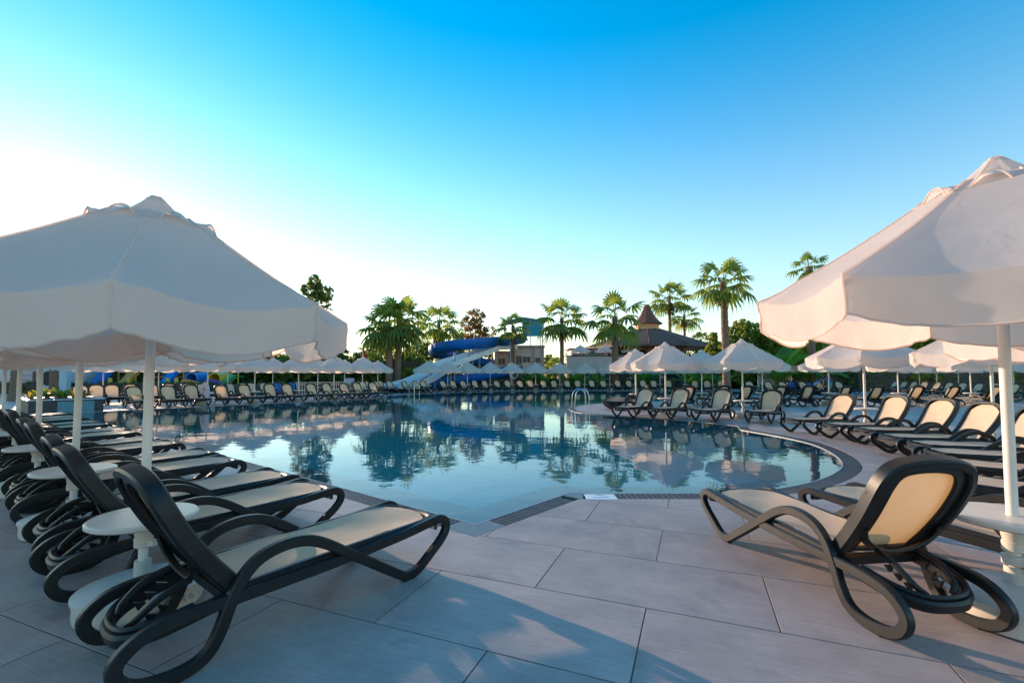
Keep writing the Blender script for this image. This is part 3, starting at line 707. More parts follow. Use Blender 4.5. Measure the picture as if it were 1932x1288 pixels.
parasol(6.5, 4.9, 'parasol at the right frame edge behind the near one, bright valance', 'parasols round the cove', near=0, rz=R(8))
parasol(10.0, 9.5, 'leaning parasol pole and canopy right behind the near right pole', 'parasols round the cove', near=1, rz=R(30))
parasol(9.62, 12.45, 'parasol over the first two cove loungers, pole left of centre of the right side', 'parasols round the cove', near=0, rz=R(5))
# row D on the peninsula
fD = (-.70, -.71)
for i, (bx, by) in enumerate(((5.15, 17.5), (6.3, 16.95), (7.5, 16.2), (8.9, 15.6))):
    f = jit(fD, 2); lounger(bx + .92 * f[0], by + .92 * f[1], f, f'{ORD[i]} lounger from the left at the front of the rounded right deck', 'loungers along the front of the right deck')
for i in range(4): lounger(5.1 + .28 * i, 20.2 + 1.0 * i, (-.985, .17), f'side-on dark lounger on the rounded deck tip, {ORD[i]} from the front', 'loungers side by side on the deck tip', 1)
for i, (px, Z, s) in enumerate(((1199, 22.3, 'leftmost'), (1255, 18.0, 'second from left'), (1400, 16.4, 'third from left'))):
    parasol((px - 966) / FPX * Z, Z, f'{s} parasol on the rounded right deck, pale blue-white canopy', 'parasols on the right deck', near=0 if i else None, tilt=.6 if i == 0 else 0)
# row G, backs to the camera
for i, px in enumerate((1300, 1367, 1411, 1474, 1527, 1597, 1656, 1733, 1801, 1879)):
    Z = 21.6 + .05 * i; x = (px - 966) / FPX * Z; f = jit((-.12, .99), 5); lounger(x + .92 * f[0], Z + .92 * f[1], f, f'{ORD[i]} lounger from the left in the row turned away from the camera', 'loungers with their backs to the camera', 1)
for i, px in enumerate((1323, 1437, 1562, 1693, 1830)):
    Z = 23.4; parasol((px - 966) / FPX * Z, Z, f'{ORD[i]} parasol from the left above the row turned away', 'parasols above the row turned away', tilt=.6)
# row H, facing left at the hedge
for i in range(11):
    s = i / 10; lounger(33.2 - 4.2 * s, 40.5 - 14.5 * s, jit((-1, -.03), 3), f'{ORD[i]} lounger from the far end of the row before the right hedge', 'loungers before the right hedge', 1)
for i, px in enumerate((1725, 1757, 1797, 1899)):
    P = ray_line(px, (34.0, 40.5), (-4.2, -14.5)); parasol(P.x + .4, P.y, f'{ORD[i]} parasol from the left before the right hedge', 'parasols before the right hedge', tilt=.6)
# row I, facing the camera beyond
for i, (px, bl) in enumerate(((1411, 0), (1447, 0), (1473, 0), (1490, 1), (1510, 0), (1525, 1), (1541, 0), (1579, 0))):
    Z = 36.5 + (.9 if bl else 0); x = (px - 966) / FPX * Z; f = jit((.05, -1), 4)
    lounger(x + .92 * f[0], Z + .92 * f[1], f, ('blue mesh ' if bl else 'beige ') + f'lounger, {ORD[i]} from the left in the row before the dark red bar', 'loungers before the bar', 2, sling=bl)
for i, px in enumerate((1429, 1492, 1552)):
    Z = 37.8; parasol((px - 966) / FPX * Z, Z, f'{ORD[i]} parasol from the left before the dark red bar', 'parasols before the bar', tilt=.5)
# row B: far-left bank, facing the pool across
Bl = edgeB[0] - U * 2.05
for i, px in enumerate((252, 316, 359, 416, 459, 507, 540, 585, 614, 647, 671, 701)):
    P = ray_line(px, Bl, V); f = jit((U.x, U.y) if i else (.86, -.5), 3); c = P + Vector((f[0], f[1], 0)) * .92
    lounger(c.x, c.y, f, f'{ORD[i]} lounger from the left on the far left bank, facing the water', 'loungers on the far left bank', 1)
Bu = edgeB[0] - U * 1.9
for i, px in enumerate((271, 392, 481, 564, 630, 684)):
    P = ray_line(px, Bu, V); parasol(P.x, P.y, f'{ORD[i]} white parasol from the left on the far left bank', 'parasols on the far left bank', tilt=.7)
# row J behind it
Jl = edgeB[0] - U * 7.2
for i, px in enumerate((152, 182, 211, 247, 285, 318, 352, 381, 418, 432, 458, 472, 497)):
    P = ray_line(px, Jl, V); f = jit((U.x, U.y), 6); bl = i in (5, 10)
    lounger(P.x + .92 * f[0], P.y + .92 * f[1], f, f'{ORD[i]} lounger from the left in the second row behind the far left bank', 'loungers of the second left row', 2)
for i, px in enumerate((195, 300, 430, 515, 600, 650, 713)):
    P = ray_line(px, edgeB[0] - U * (8.3 + .6 * (i % 2)), V); parasol(P.x, P.y, f'{ORD[i]} white parasol from the left in the second row on the left', 'parasols of the second left row', tilt=.7)
for i, (px, Z) in enumerate(((525, 33), (552, 34))):
    x = (px - 966) / FPX * Z; lounger(x, Z, (.5, -.86), f'blue mesh lounger, {["left", "right"][i]} one of two before the white picket fence', 'blue loungers by the fence', 2, sling=1)
for i, (px, Z) in enumerate(((682, 37), (695, 38), (703, 39.5), (722, 39), (729, 40.5), (745, 39))):
    x = (px - 966) / FPX * Z; f = jit((.8, -.6), 5); lounger(x, Z, f, f'{ORD[i]} lounger from the left at the foot of the twin palms', 'loungers by the twin palms', 2)
# row C: far bank, facing the camera
Cp = catmull(farC[1:], 8); Co_ = offset(farC[1:], 0)
def far_hit(px, back):
    best = None
    for a, b_ in zip(Cp[:-1], Cp[1:]):
        d = (b_ - a).normalized(); nrm = Vector((-d.y, d.x, 0))
        if nrm.y < 0: nrm = -nrm
        q0, q1 = a + nrm * back, b_ + nrm * back; k = (px - 966) / FPX
        s0, s1 = q0.x - k * q0.y, q1.x - k * q1.y
        if s0 * s1 <= 0: best = (q0.lerp(q1, s0 / (s0 - s1 + 1e-9)), nrm)
    return best
for i, px in enumerate((762, 782, 796, 818, 834, 853, 872, 894, 913, 936, 956, 980, 999, 1024, 1044, 1069, 1089, 1115, 1137, 1164, 1185, 1212, 1232, 1260, 1282, 1310, 1333, 1359)):
    h = far_hit(px, 2.15)
    if not h: continue
    f = jit((-h[1].x, -h[1].y), 2.5)
    if px < 960: f = (Vector((f[0], f[1])) + Vector((.35, -.1)) * (960 - px) / 200).normalized()
    lounger(h[0].x + .92 * f[0], h[0].y + .92 * f[1], f, f'{ORD[i]} lounger from the left in the long row on the far bank', 'loungers along the far bank', 2)
for i, px in enumerate((770, 808, 845, 882, 925, 966, 1011, 1056, 1103, 1150, 1197, 1245, 1292, 1344)):
    h = far_hit(px, 2.0)
    if not h: continue
    parasol(h[0].x, h[0].y, f'{ORD[i]} white parasol from the left in the long row on the far bank', 'parasols along the far bank', tilt=.7)
# ================================================================== BUILDINGS AND LARGE STRUCTURES
def part(name, parent, mb, m, smooth=35, **kw): return obj(name, mb, parent, m=m, smooth=smooth, **kw)
def wbox(*a, **k): return MB().box(*a, **k)
def flume(path, width, h, wall, thick=.05, open_=1.0, nsec=14, lanes=0):
    """open half-pipe swept along a path; section bulges downward"""
    sec = []
    for i in range(nsec + 1):
        a = math.pi * i / nsec; sec.append((-width / 2 * math.cos(a), -h * math.sin(a)))
    inn = [(x * (1 - thick / width * 2), z * (1 - thick / h) + .0) for x, z in sec[::-1]]
    poly = [(-width / 2, wall)] + sec + [(width / 2, wall), (width / 2 - thick, wall)] + inn + [(-width / 2 + thick, wall)]
    P = [Vector(p) for p in path]; b = MB(); V_ = []; n = len(P); k = len(poly)
    for i, p in enumerate(P):
        T = (P[min(i + 1, n - 1)] - P[max(0, i - 1)]); T.z = 0; T.normalize(); sd = Vector((T.y, -T.x, 0))
        V_ += [p + sd * a + Vector((0, 0, c)) for a, c in poly]
    F = [(i * k + m, i * k + (m + 1) % k, (i + 1) * k + (m + 1) % k, (i + 1) * k + m) for i in range(n - 1) for m in range(k)]
    b.add(V_, F + [tuple(range(k)), tuple((n - 1) * k + m for m in range(k))[::-1]]); return b
# ---- water slide tower
TWX0, TWX1, TWY0, TWY1, TWH = -.2, 4.0, 57.0, 62.0, 5.25
tw = thing('slide_tower', 'pinkish tower building with blue canopy behind the slides', 'tower', (0, 0, 0))
wl = part('wall', tw, wbox(TWX0, TWX1, TWY0, TWY1, 0, TWH - .02), 'tower_wall', 0)
part('wall', tw, wbox(-2.2, TWX0 - .003, TWY0 + .5, TWY1 - .5, 0, 4.6), 'tower_wall', 0)
part('cornice', tw, wbox(TWX0 - .12, TWX1 + .12, TWY0 - .12, TWY1 + .12, TWH - .3, TWH), 'tower_trim', 0)
for x in (TWX0 - .06, 2.45, TWX1 - .40): part('pilaster', tw, wbox(x, x + .42, TWY0 - .08, TWY0 + .2, 0, TWH - .31), 'tower_trim', 0)
def window(parent, x0, x1, z0, z1, y, fr='tower_trim'):
    w_ = part('window', parent, wbox(x0, x1, y - .03, y + .02, z0, z1), 'dark_glass', 0)
    b = MB()
    for a in ((x0 - .06, x1 + .06, z1, z1 + .07), (x0 - .06, x1 + .06, z0 - .07, z0), (x0 - .06, x0, z0, z1), (x1, x1 + .06, z0, z1), ((x0 + x1) / 2 - .025, (x0 + x1) / 2 + .025, z0, z1)): b.box(a[0], a[1], y - .06, y + .02, a[2], a[3])
    obj('frame', b, w_, m=fr, smooth=0)
window(tw, .55, 1.2, 2.9, 3.9, TWY0); window(tw, 1.35, 2.3, 3.1, 3.85, TWY0, 'plaster'); window(tw, 2.95, 3.5, 3.1, 3.7, TWY0); window(tw, -1.7, -.9, 2.9, 3.6, TWY0 + .5)
window(tw, .3, 2.1, .9, 1.7, TWY0)
for k in range(7): part('stair_slat', tw, wbox(-3.1, -2.3, TWY0 + .3, TWY0 + .42, 2.5 + .2 * k, 2.6 + .2 * k), 'door_brown', 0)
for x, y in ((-.9, 57.4), (3.85, 57.2), (-.9, 61.8), (3.85, 61.8), (2.3, 57.2)): part('canopy_post', tw, MB().lathe([(.06, TWH), (.06, 8.5)], 10, (x, y, 0)), 'tower_trim')
part('canopy_roof', tw, MB().add([(-1.1, 57, 8.25), (1.5, 57, 8.75), (4.1, 57, 8.35), (4.1, 62, 8.35), (1.5, 62, 8.75), (-1.1, 62, 8.25), (-1.1, 57, 8.33), (1.5, 57, 8.83), (4.1, 57, 8.43), (4.1, 62, 8.43), (1.5, 62, 8.83), (-1.1, 62, 8.33)],
     [(0, 5, 4, 1), (1, 4, 3, 2), (6, 7, 10, 11), (7, 8, 9, 10), (0, 1, 7, 6), (1, 2, 8, 7), (3, 4, 10, 9), (4, 5, 11, 10), (2, 3, 9, 8), (5, 0, 6, 11)]), 'cyan_panel', 0)
part('side_screen', tw, wbox(1.3, 3.9, 57.15, 57.2, 6.4, 8.3), 'cyan_panel', 0); part('side_screen', tw, wbox(4.0, 4.05, 57.3, 61.7, 6.6, 8.35), 'cyan_panel', 0)
for k in range(13): part('railing_bar', tw, wbox(2.5 + .12 * k, 2.53 + .12 * k, 57.05, 57.08, TWH, TWH + 1.0), 'white_plastic', 0)
part('railing_top', tw, wbox(2.45, 4.02, 57.03, 57.1, TWH + 1.0, TWH + 1.06), 'white_plastic', 0)
# ---- blue spiral slide
bs = thing('spiral_slide', 'large blue spiral water slide winding down from the tower', 'water slide', (0, 0, 0))
BP = catmull([(1.2, 57.6, 6.25), (-1.2, 54.8, 5.75), (-4.6, 53.3, 5.35), (-8.0, 54.2, 4.95), (-9.3, 57.0, 4.5), (-7.6, 60, 4.0), (-4, 61.2, 3.4), (-.9, 60, 2.95), (.3, 57.4, 2.4), (-1.4, 54.4, 1.85), (-5, 52.3, 1.25), (-9, 50.9, .72), (-12.2, 50.0, .45)], 9)
cut = list(range(0, len(BP) - 1, 6))
for a in cut:
    seg = BP[a:min(a + 7, len(BP))]
    w_ = 2.2 if a > 8 else 1.8; part('flume_section', bs, flume(seg, w_, .8, .42), 'blue_slide')
for a in cut[1:]:
    f0 = BP[a]; d = (BP[a + 1] - BP[a - 1]).normalized() if a + 1 < len(BP) else (BP[a] - BP[a - 1]).normalized()
    part('joint_flange', bs, flume([f0 - d * .04, f0 + d * .04], 2.36, .88, .42, .16), 'blue_slide')
for x, y, z in ((-9.1, 56.6, 3.6), (-4.6, 53.3, 4.4), (-7.6, 60, 3.1), (-.9, 60, 2.0), (-4, 61, 2.5), (-5, 52.3, .45), (-1.6, 54.5, 1.0)):
    part('support_column', bs, MB().lathe([(.11, 0), (.11, z)], 10, (x, y, 0)), 'rust_pipe')
part('support_beam', bs, wbox(-9.1, -5.6, 56.5, 56.62, 3.4, 3.52), 'rust_pipe', 0)
part('support_beam', bs, MB().tube([(-7.4, 56.56, 3.4), (-6.6, 56.4, 2.4)], .05), 'rust_pipe')
# ---- white multi-lane slide
ws = thing('lane_slide', 'white three-lane slide with red stripe running down to the pool', 'water slide', (0, 0, 0))
WP = catmull([(-.3, 57.2, 4.9), (-1.5, 55.9, 4.85), (-2.6, 54.8, 4.6), (-4.2, 52.8, 3.85), (-5.6, 50.8, 3.25), (-6.9, 48.6, 2.65), (-8.0, 46.3, 1.7), (-9.1, 43.9, .85), (-10.2, 41.6, .42), (-10.9, 40.3, .36)], 6)
def lane_strip(P, offs, h0, h1, base):
    """strip between side offsets with heights; offs list of (side, z)"""
    b = MB(); V_ = []; n = len(P); k = len(offs)
    for i, p in enumerate(P):
        T = (P[min(i + 1, n - 1)] - P[max(0, i - 1)]); T.z = 0; T.normalize(); sd = Vector((T.y, -T.x, 0))
        V_ += [p + sd * a + Vector((0, 0, c)) for a, c in offs]
    b.add(V_, [(i * k + m, i * k + (m + 1) % k, (i + 1) * k + (m + 1) % k, (i + 1) * k + m) for i in range(n - 1) for m in range(k)] + [tuple(range(k)), tuple((n - 1) * k + m for m in range(k))[::-1]]); return b
def lane(c, w_): return [(c - w_ / 2, 0), (c - w_ / 4, -.06), (c, -.08), (c + w_ / 4, -.06), (c + w_ / 2, 0), (c + w_ / 2, -.14), (c - w_ / 2, -.14)]
for i, c in enumerate((-.86, 0, .86)):
    part('lane', ws, lane_strip(WP, lane(c, .82), 0, 0, 0), 'white_slide')
for c in (-1.31, -.43, .43, 1.31):
    hgt = .42 if abs(c) > 1 else .14
    part('side_wall' if abs(c) > 1 else 'lane_divider', ws, lane_strip(WP, [(c - .04, -.16), (c - .04, hgt), (c + .04, hgt), (c + .04, -.16)], 0, 0, 0), 'white_slide', 0)
for a, b_ in ((9, 16), (36, 42)): part('red_stripe', ws, lane_strip(WP[a:b_], [(-.36, -.03), (.36, -.03), (.36, -.06), (-.36, -.06)], 0, 0, 0), 'red_paint', 0)
for i in (14, 24, 32):
    p = WP[i]
    for sx in (-1.2, 1.2): part('support_column', ws, MB().lathe([(.1, 0), (.1, p.z + (.75 if i == 24 else -.1))], 10, (p.x + sx * .6, p.y + sx * .6, 0)), 'rust_pipe')
sp = thing('splash_basin', 'blue splash basin wall at the foot of the slides', 'basin', (0, 0, 0))
part('wall', sp, lane_strip(catmull([(-12.4, 41.6, .3), (-10.6, 43.6, .3), (-10.0, 46.5, .3), (-10.2, 49.2, .3)], 4), [(-.2, -.3), (-.2, .3), (.2, .3), (.2, -.3)], 0, 0, 0), 'blue_slide', 0)

# ---- restaurant pavilion with cupola
pv = thing('pavilion', 'restaurant pavilion with brown hipped roof and pointed cupola', 'building', (0, 0, 0))
PC = Vector(((1222 - 966) / FPX * 70, 70, 0)); NF = 12
def ring(r, z, rot=0, n=NF, sq=1.0): return [(PC.x + r * math.cos(2 * math.pi * (i + rot) / n), PC.y + r * sq * math.sin(2 * math.pi * (i + rot) / n), z) for i in range(n)]
def loft(rings):
    b = MB(); n = len(rings[0])
    b.add([p for r in rings for p in r], [(j * n + i, j * n + (i + 1) % n, (j + 1) * n + (i + 1) % n, (j + 1) * n + i) for j in range(len(rings) - 1) for i in range(n)]); return b
# eaves roof: courses of tiles, each course a step
rf = None; zs = [(9.6, 5.75), (8.4, 6.25), (7.2, 6.7), (6.0, 7.15), (4.8, 7.6), (3.6, 8.0), (2.4, 8.35), (1.9, 8.5)]
rfm = MB(); prev = None
for (r0, z0), (r1, z1) in zip(zs[:-1], zs[1:]): g = loft([ring(r0 + .06, z0 - .02, .5), ring(r1, z1, .5)]); rfm.add(g.v, g.f)
g = loft([ring(9.7, 5.45, .5), ring(9.66, 5.74, .5)]); rf = part('roof', pv, rfm, 'roof_tile', 0); obj('fascia', g, rf, m='brown_wood', smooth=0)
obj('soffit', loft([ring(9.6, 5.5, .5), ring(2, 5.9, .5)]), rf, m='brown_wood', smooth=0)
for i in range(NF):
    a = Vector(ring(9.66, 5.80, .5)[i]); b_ = Vector(ring(1.95, 8.55, .5)[i]); obj('hip_ridge', MB().tube([a, b_], .09, 6), rf, m='roof_tile')
part('drum', pv, loft([ring(1.75, 8.2, .5, 8), ring(1.75, 9.75, .5, 8)]), 'ochre_wall', 0)
cupz = [(2.35, 9.35), (2.25, 9.45), (1.75, 9.85), (1.25, 10.45), (.85, 11.15), (.55, 11.85), (.38, 12.35), (.36, 12.4), (.02, 12.42)]
cm = MB()
for (r0, z0), (r1, z1) in zip(cupz[:-1], cupz[1:]): g = loft([ring(r0 + .03, z0, .5, 8), ring(r1, z1, .5, 8)]); cm.add(g.v, g.f)
part('cupola_roof', pv, cm, 'roof_tile', 0); part('cupola_soffit', pv, loft([ring(2.3, 9.36, .5, 8), ring(1.7, 9.6, .5, 8)]), 'brown_wood', 0)
part('wall', pv, loft([ring(5.6, 3.0, .5), ring(5.6, 5.75, .5)]), 'ochre_wall', 0)
for i in range(NF):
    p = ring(8.7, 0, .5)[i]; part('column', pv, MB().lathe([(.26, 2.9), (.22, 3.3), (.2, 5.5)], 12, (p[0], p[1], 0)), 'brown_wood')
for i in range(6, 12):
    a, b_ = Vector(ring(5.64, 0, .5)[i]), Vector(ring(5.64, 0, .5)[(i + 1) % 12]); d = (b_ - a).normalized(); nrm = Vector((d.y, -d.x, 0)); l = (b_ - a).length
    for k in (.3, .7):
        c = a.lerp(b_, k); o = part('window', pv, MB().box(-.42, .42, -.03, .05, 3.2, 5.0), 'dark_glass', 0); o.location = (c.x, c.y, 0); o.rotation_euler = (0, 0, math.atan2(d.y, d.x))
        f = MB(); f.box(-.5, -.42, -.07, .05, 3.15, 5.08); f.box(.42, .5, -.07, .05, 3.15, 5.08); f.box(-.42, .42, -.07, .05, 5.0, 5.08); f.box(-.03, .03, -.07, .05, 3.2, 5.0); obj('frame', f, o, m='brown_wood', smooth=0)
part('terrace_floor', pv, wbox(PC.x - 13.5, PC.x + 11, 61.2, 84, 2.2, 2.95), 'pinkish_wall', 0)
part('parapet', pv, wbox(PC.x - 13.52, PC.x + 11.02, 61.0, 61.25, 2.2, 4.05), 'pinkish_wall', 0)
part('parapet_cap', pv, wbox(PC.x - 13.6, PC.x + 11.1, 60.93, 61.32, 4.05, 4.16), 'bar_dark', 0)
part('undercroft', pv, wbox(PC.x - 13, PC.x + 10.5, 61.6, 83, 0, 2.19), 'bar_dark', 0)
for k in range(7):
    x = PC.x - 12.8 + 3.9 * k; part('pier', pv, wbox(x, x + .5, 61.1, 61.58, 0, 2.19), 'pinkish_wall', 0)
for k in range(9):
    x = PC.x - 12 + 1.15 * k; part('glass_pane', pv, wbox(x, x + 1.08, 66.4, 66.44, 3.0, 5.1), 'pane_glass', 0); part('mullion', pv, wbox(x - .06, x - .002, 66.36, 66.48, 2.95, 5.2), 'grey_metal', 0)
part('side_wing', pv, wbox(PC.x - 12.2, PC.x - 4.5, 66.6, 71, 2.96, 5.3), 'plaster', 0)
part('side_wing_roof', pv, wbox(PC.x - 12.6, PC.x - 4.2, 66.0, 71.3, 5.3, 5.45), 'brown_wood', 0)
for i, (x, z0) in enumerate(((PC.x - 11.3, 2.95), (PC.x - 7.9, 2.95), (PC.x - 4.3, 2.95))):
    p = parasol(x, 63.6, f'grey-white terrace parasol on the pavilion terrace, {["leftmost", "middle", "rightmost"][i]} of three', 'parasols on the pavilion terrace', table=False, base=False); p.location.z = 2.95
# ---- bar behind row I
br = thing('pool_bar', 'dark red pool bar with shelves under a flat roof', 'bar', (0, 0, 0))
bx0, bx1, by = 28.4, 36.5, 48.0
part('counter', br, wbox(bx0, bx1, by, by + .8, 0, 1.15), 'bar_red', 0); part('counter_top', br, wbox(bx0 - .1, bx1 + .1, by - .15, by + .95, 1.15, 1.23), 'brown_wood', 0)
part('back_wall', br, wbox(bx0, bx1, by + 3, by + 3.2, 0, 3.0), 'bar_red', 0); part('roof', br, wbox(bx0 - .8, bx1 + .8, by - .8, by + 3.6, 3.0, 3.25), 'bar_dark', 0)
for x in (bx0 + .1, bx1 - .3): part('post', br, wbox(x, x + .2, by - .5, by - .3, 0, 3.0), 'brown_wood', 0)
for z in (1.5, 2.0, 2.5): part('shelf', br, wbox(bx0 + .2, bx1 - .2, by + 2.7, by + 2.99, z, z + .04), 'brown_wood', 0)
for k in range(26):
    x = bx0 + .4 + .29 * k; z = random.choice((1.54, 2.04)); h = random.uniform(.22, .34)
    part('bottle', br, MB().lathe([(.04, z), (.045, z + h * .6), (.016, z + h * .75), (.016, z + h)], 8, (x, by + 2.84, 0)), random.choice(('dark_glass', 'blue_plastic', 'orange_plastic', 'sign_blue')))
for i, x in enumerate((bx0 + 1.3, bx0 + 3.4)):
    st = thing('bar_stool', f'pale bar stool before the dark red bar, {["left", "right"][i]} one', 'stool', (x, by - .9, 0), 0, 'stools at the pool bar')
    part('seat', st, MB().lathe([(.2, .74), (.23, .78), (.23, .84), (.18, .88)], 16), 'white_plastic'); part('leg', st, MB().lathe([(.035, .03), (.03, .74)], 8), 'grey_metal'); part('foot', st, MB().lathe([(.22, 0), (.2, .03)], 16), 'grey_metal')
# ---- photo kiosk with sign
ks = thing('photo_kiosk', 'pale blue kiosk board lettered PHO beside the bar', 'sign', (0, 0, 0))
kp = atY(1447, 712, 40.0)
part('board', ks, wbox(kp.x - .75, kp.x + .85, 40, 40.1, .7, 2.0), 'sign_blue', 0)
for x in (-.72, .78): part('post', ks, wbox(kp.x + x, kp.x + x + .06, 40.0, 40.1, 0, .698), 'white_plastic', 0)
fc = bpy.data.curves.new('lettering', 'FONT'); fc.body = 'PHO'; fc.size = .42; fc.extrude = .008; fc.materials.append(MATS['sign_text'])
fo = bpy.data.objects.new('lettering', fc); COL.objects.link(fo); bpy.context.view_layer.update()
dg = bpy.context.evaluated_depsgraph_get(); me = bpy.data.meshes.new_from_object(fo.evaluated_get(dg)); bpy.data.objects.remove(fo)
lo = obj('lettering', me, ks, (kp.x - .55, 39.985, 1.12), rot=(R(90), 0, 0))
if not me.materials: me.materials.append(MATS['sign_text'])
# folded parasol by the kiosk
fp = thing('folded_parasol', 'closed white parasol standing by the photo kiosk', 'parasol', (*atY(1489, 712, 38.6).xy, 0))
part('pole', fp, MB().lathe([(.03, 0), (.03, 2.6)], 10), 'pole_white'); part('base', fp, MB().lathe([(.33, 0), (.35, .12), (.08, .2)], 20), 'white_plastic')
b = MB(); V_ = []; prof = [(.05, 2.65), (.10, 2.4), (.16, 2.0), (.20, 1.5), (.24, 1.15)]
for r, z in prof: V_ += [((r * (1 + .25 * math.cos(8 * a))) * math.cos(a), (r * (1 + .25 * math.cos(8 * a))) * math.sin(a), z) for a in [2 * math.pi * i / 32 for i in range(32)]]
b.add(V_, [(j * 32 + i, j * 32 + (i + 1) % 32, (j + 1) * 32 + (i + 1) % 32, (j + 1) * 32 + i) for j in range(4) for i in range(32)]); part('cloth', fp, b, 'canvas')
# ---- left: white building with door, rounded wall
wb = thing('white_building', 'white walled building with brown framed door at far left', 'building', (0, 0, 0))
a0 = atY(-160, 700, 40); a1 = atY(118, 700, 40)
part('wall', wb, wbox(a0.x, a1.x, 40, 44, 0, 3.6), 'plaster', 0); part('roof', wb, wbox(a0.x - .3, a1.x + .3, 39.7, 44.3, 3.6, 3.85), 'roof_tile', 0)
d0, d1 = atY(38, 700, 40).x, atY(68, 700, 40).x
dr = part('door', wb, wbox(d0 + .12, d1 - .12, 39.93, 39.998, 0, 2.0), 'grey_metal', 0); b = MB(); b.box(d0, d0 + .119, 39.86, 39.999, 0, 2.12); b.box(d1 - .119, d1, 39.86, 39.999, 0, 2.12); b.box(d0 + .12, d1 - .12, 39.86, 39.999, 2.001, 2.12); obj('frame', b, dr, m='door_brown', smooth=0)
for k in range(4): obj('panel', wbox(d0 + .2, d1 - .2, 39.90, 39.928, .2 + .45 * k, .55 + .45 * k), dr, m='pinkish_wall', smooth=0)
rw = thing('round_wall', 'pale rounded wall end with dark opening beside the white building', 'wall', (0, 0, 0)); c = atY(100, 700, 37.5)
b = MB(); pr = [(-1.3, 0), (-1.3, 1.4), (-1.1, 2.0), (-.6, 2.4), (0, 2.5), (.6, 2.4), (1.0, 2.0), (1.15, 1.2), (1.15, 0)]
b.add([(c.x + x, y, z) for y in (37.5, 37.9) for x, z in pr], [tuple(range(9)), tuple(range(9, 18))[::-1]] + [(i, (i + 1) % 9, 9 + (i + 1) % 9, 9 + i) for i in range(9)]); part('wall', rw, b, 'sign_blue', 0)
b = MB(); b.lathe([(.001, 0), (.6, 0), (.6, .03), (.001, .03)], 20, cap=False); o = part('opening', rw, b, 'bar_dark'); o.rotation_euler = (R(90), 0, 0); o.location = (c.x - .35, 37.497, 1.25)
# ---- raised planter at the pool corner
pl = thing('raised_planter', 'raised stone planter with teal tiled ends at the left pool corner', 'planter', (*(left_end - U * 1.6 - V * .1).xy, 0), math.atan2(V.y, V.x))
part('stone_wall', pl, MB().bbox(-1.0, 1.2, -1.5, 1.2, -.004, .50, .02), 'dark_stone', 0)
part('teal_panel', pl, wbox(-.2, .9, -1.53, -1.502, 0, .45), 'teal_tile', 0); part('teal_panel', pl, wbox(1.202, 1.23, -1.2, 1.0, 0, .45), 'teal_tile', 0)
part('rim', pl, MB().bbox(-1.05, 1.25, -1.55, 1.25, .501, .55, .01), 'coping', 0); part('soil', pl, wbox(-.9, 1.1, -1.4, 1.1, .53, .552), 'soil', 0)
# ================================================================== VEGETATION
def fan_leaf(Q, base, az, el, pet, rad, droop, seg=13, spread=R(105), wid=1.0, dead=False):
    """append quads of a fan palm leaf to Q; el: elevation of the petiole"""
    ca, sa = math.cos(az), math.sin(az)
    D = np.array([ca * math.cos(el), sa * math.cos(el), math.sin(el)]); Sd = np.array([-sa, ca, 0.0]); N = np.cross(D, Sd) * -1
    b0 = np.array(base); hub = b0 + D * pet * .95 + np.array([0, 0, -.12 * pet * pet * math.cos(el)])
    pw = .025; Q.append([b0 - Sd * pw, b0 + Sd * pw, hub + Sd * pw * .7, hub - Sd * pw * .7])
    D2 = D + np.array([0, 0, -.35 * droop]); D2 /= np.linalg.norm(D2); N2 = np.cross(Sd, D2); N2 = N2 if N2[2] > 0 else -N2
    for i in range(seg):
        t = (i / (seg - 1) * 2 - 1); a = t * spread; r = rad * (1 - .22 * t * t) * random.uniform(.92, 1.08)
        d = D2 * math.cos(a) + Sd * math.sin(a); w = 2 * spread / seg * .62 * rad * .5 * wid
        s = np.cross(N2, d); s /= np.linalg.norm(s); fold = N2 * w * .35
        p1 = hub + d * r * .55 - np.array([0, 0, 1]) * droop * .10 * r - N2 * .12 * abs(t) * r; p2 = hub + d * r * .92 - np.array([0, 0, 1]) * droop * random.uniform(.28, .5) * r - N2 * .22 * abs(t) * r
        p3 = p2 + d * r * .10 - np.array([0, 0, 1]) * droop * random.uniform(.2, .5) * r
        Q.append([hub, p1 - s * w + fold * 0, p1 - fold, p1 + s * w]) if False else None
        Q.append([hub, p1 - s * w, p1 - fold, hub]); Q.append([hub, hub, p1 - fold, p1 + s * w])
        Q.append([p1 - s * w, p2 - s * w * .65, p2 - fold * .4, p1 - fold]); Q.append([p1 - fold, p2 - fold * .4, p2 + s * w * .65, p1 + s * w])
        Q.append([p2 - s * w * .35, p3 - s * w * .05, p3 + s * w * .05, p2 + s * w * .35])
def quads_tri(name, Q, m):
    """quads that may contain repeated points -> clean mesh"""
    b = MB()
    for q in Q:
        pts = [tuple(float(c) for c in p) for p in q]; u = []
        for p in pts:
            if p not in u: u.append(p)
        if len(u) >= 3: b.add(u, [tuple(range(len(u)))])
    return b.mesh(name, m, 0)
def palm_crown(n, rad, pet, seed, low=-25, seg=13):
    random.seed(seed); Q = []
    for i in range(n):
        f = (i + .5) / n; el = R(82 - (82 - low) * f ** .85 + random.uniform(-7, 7)); az = i * 2.39996 + random.uniform(-.2, .2)
        sc = random.uniform(.85, 1.12) * (.75 + .25 * min(1, f * 2.5))
        fan_leaf(Q, (0.05 * math.cos(az), .05 * math.sin(az), -.15 * f), az, el, pet * sc, rad * sc, .35 + .75 * f, seg)
    return quads_tri('crown', Q, 'palm_leaf')
def palm_skirt(n, rad, seed, depth):
    random.seed(seed); Q = []
    for i in range(n):
        az = i * 2.39996; el = R(random.uniform(-75, -40)); fan_leaf(Q, (0, 0, -.2 - depth * i / n), az, el, .45, rad * random.uniform(.6, .9), .9, 7, R(60))
    return quads_tri('dead_fronds', Q, 'palm_dead')
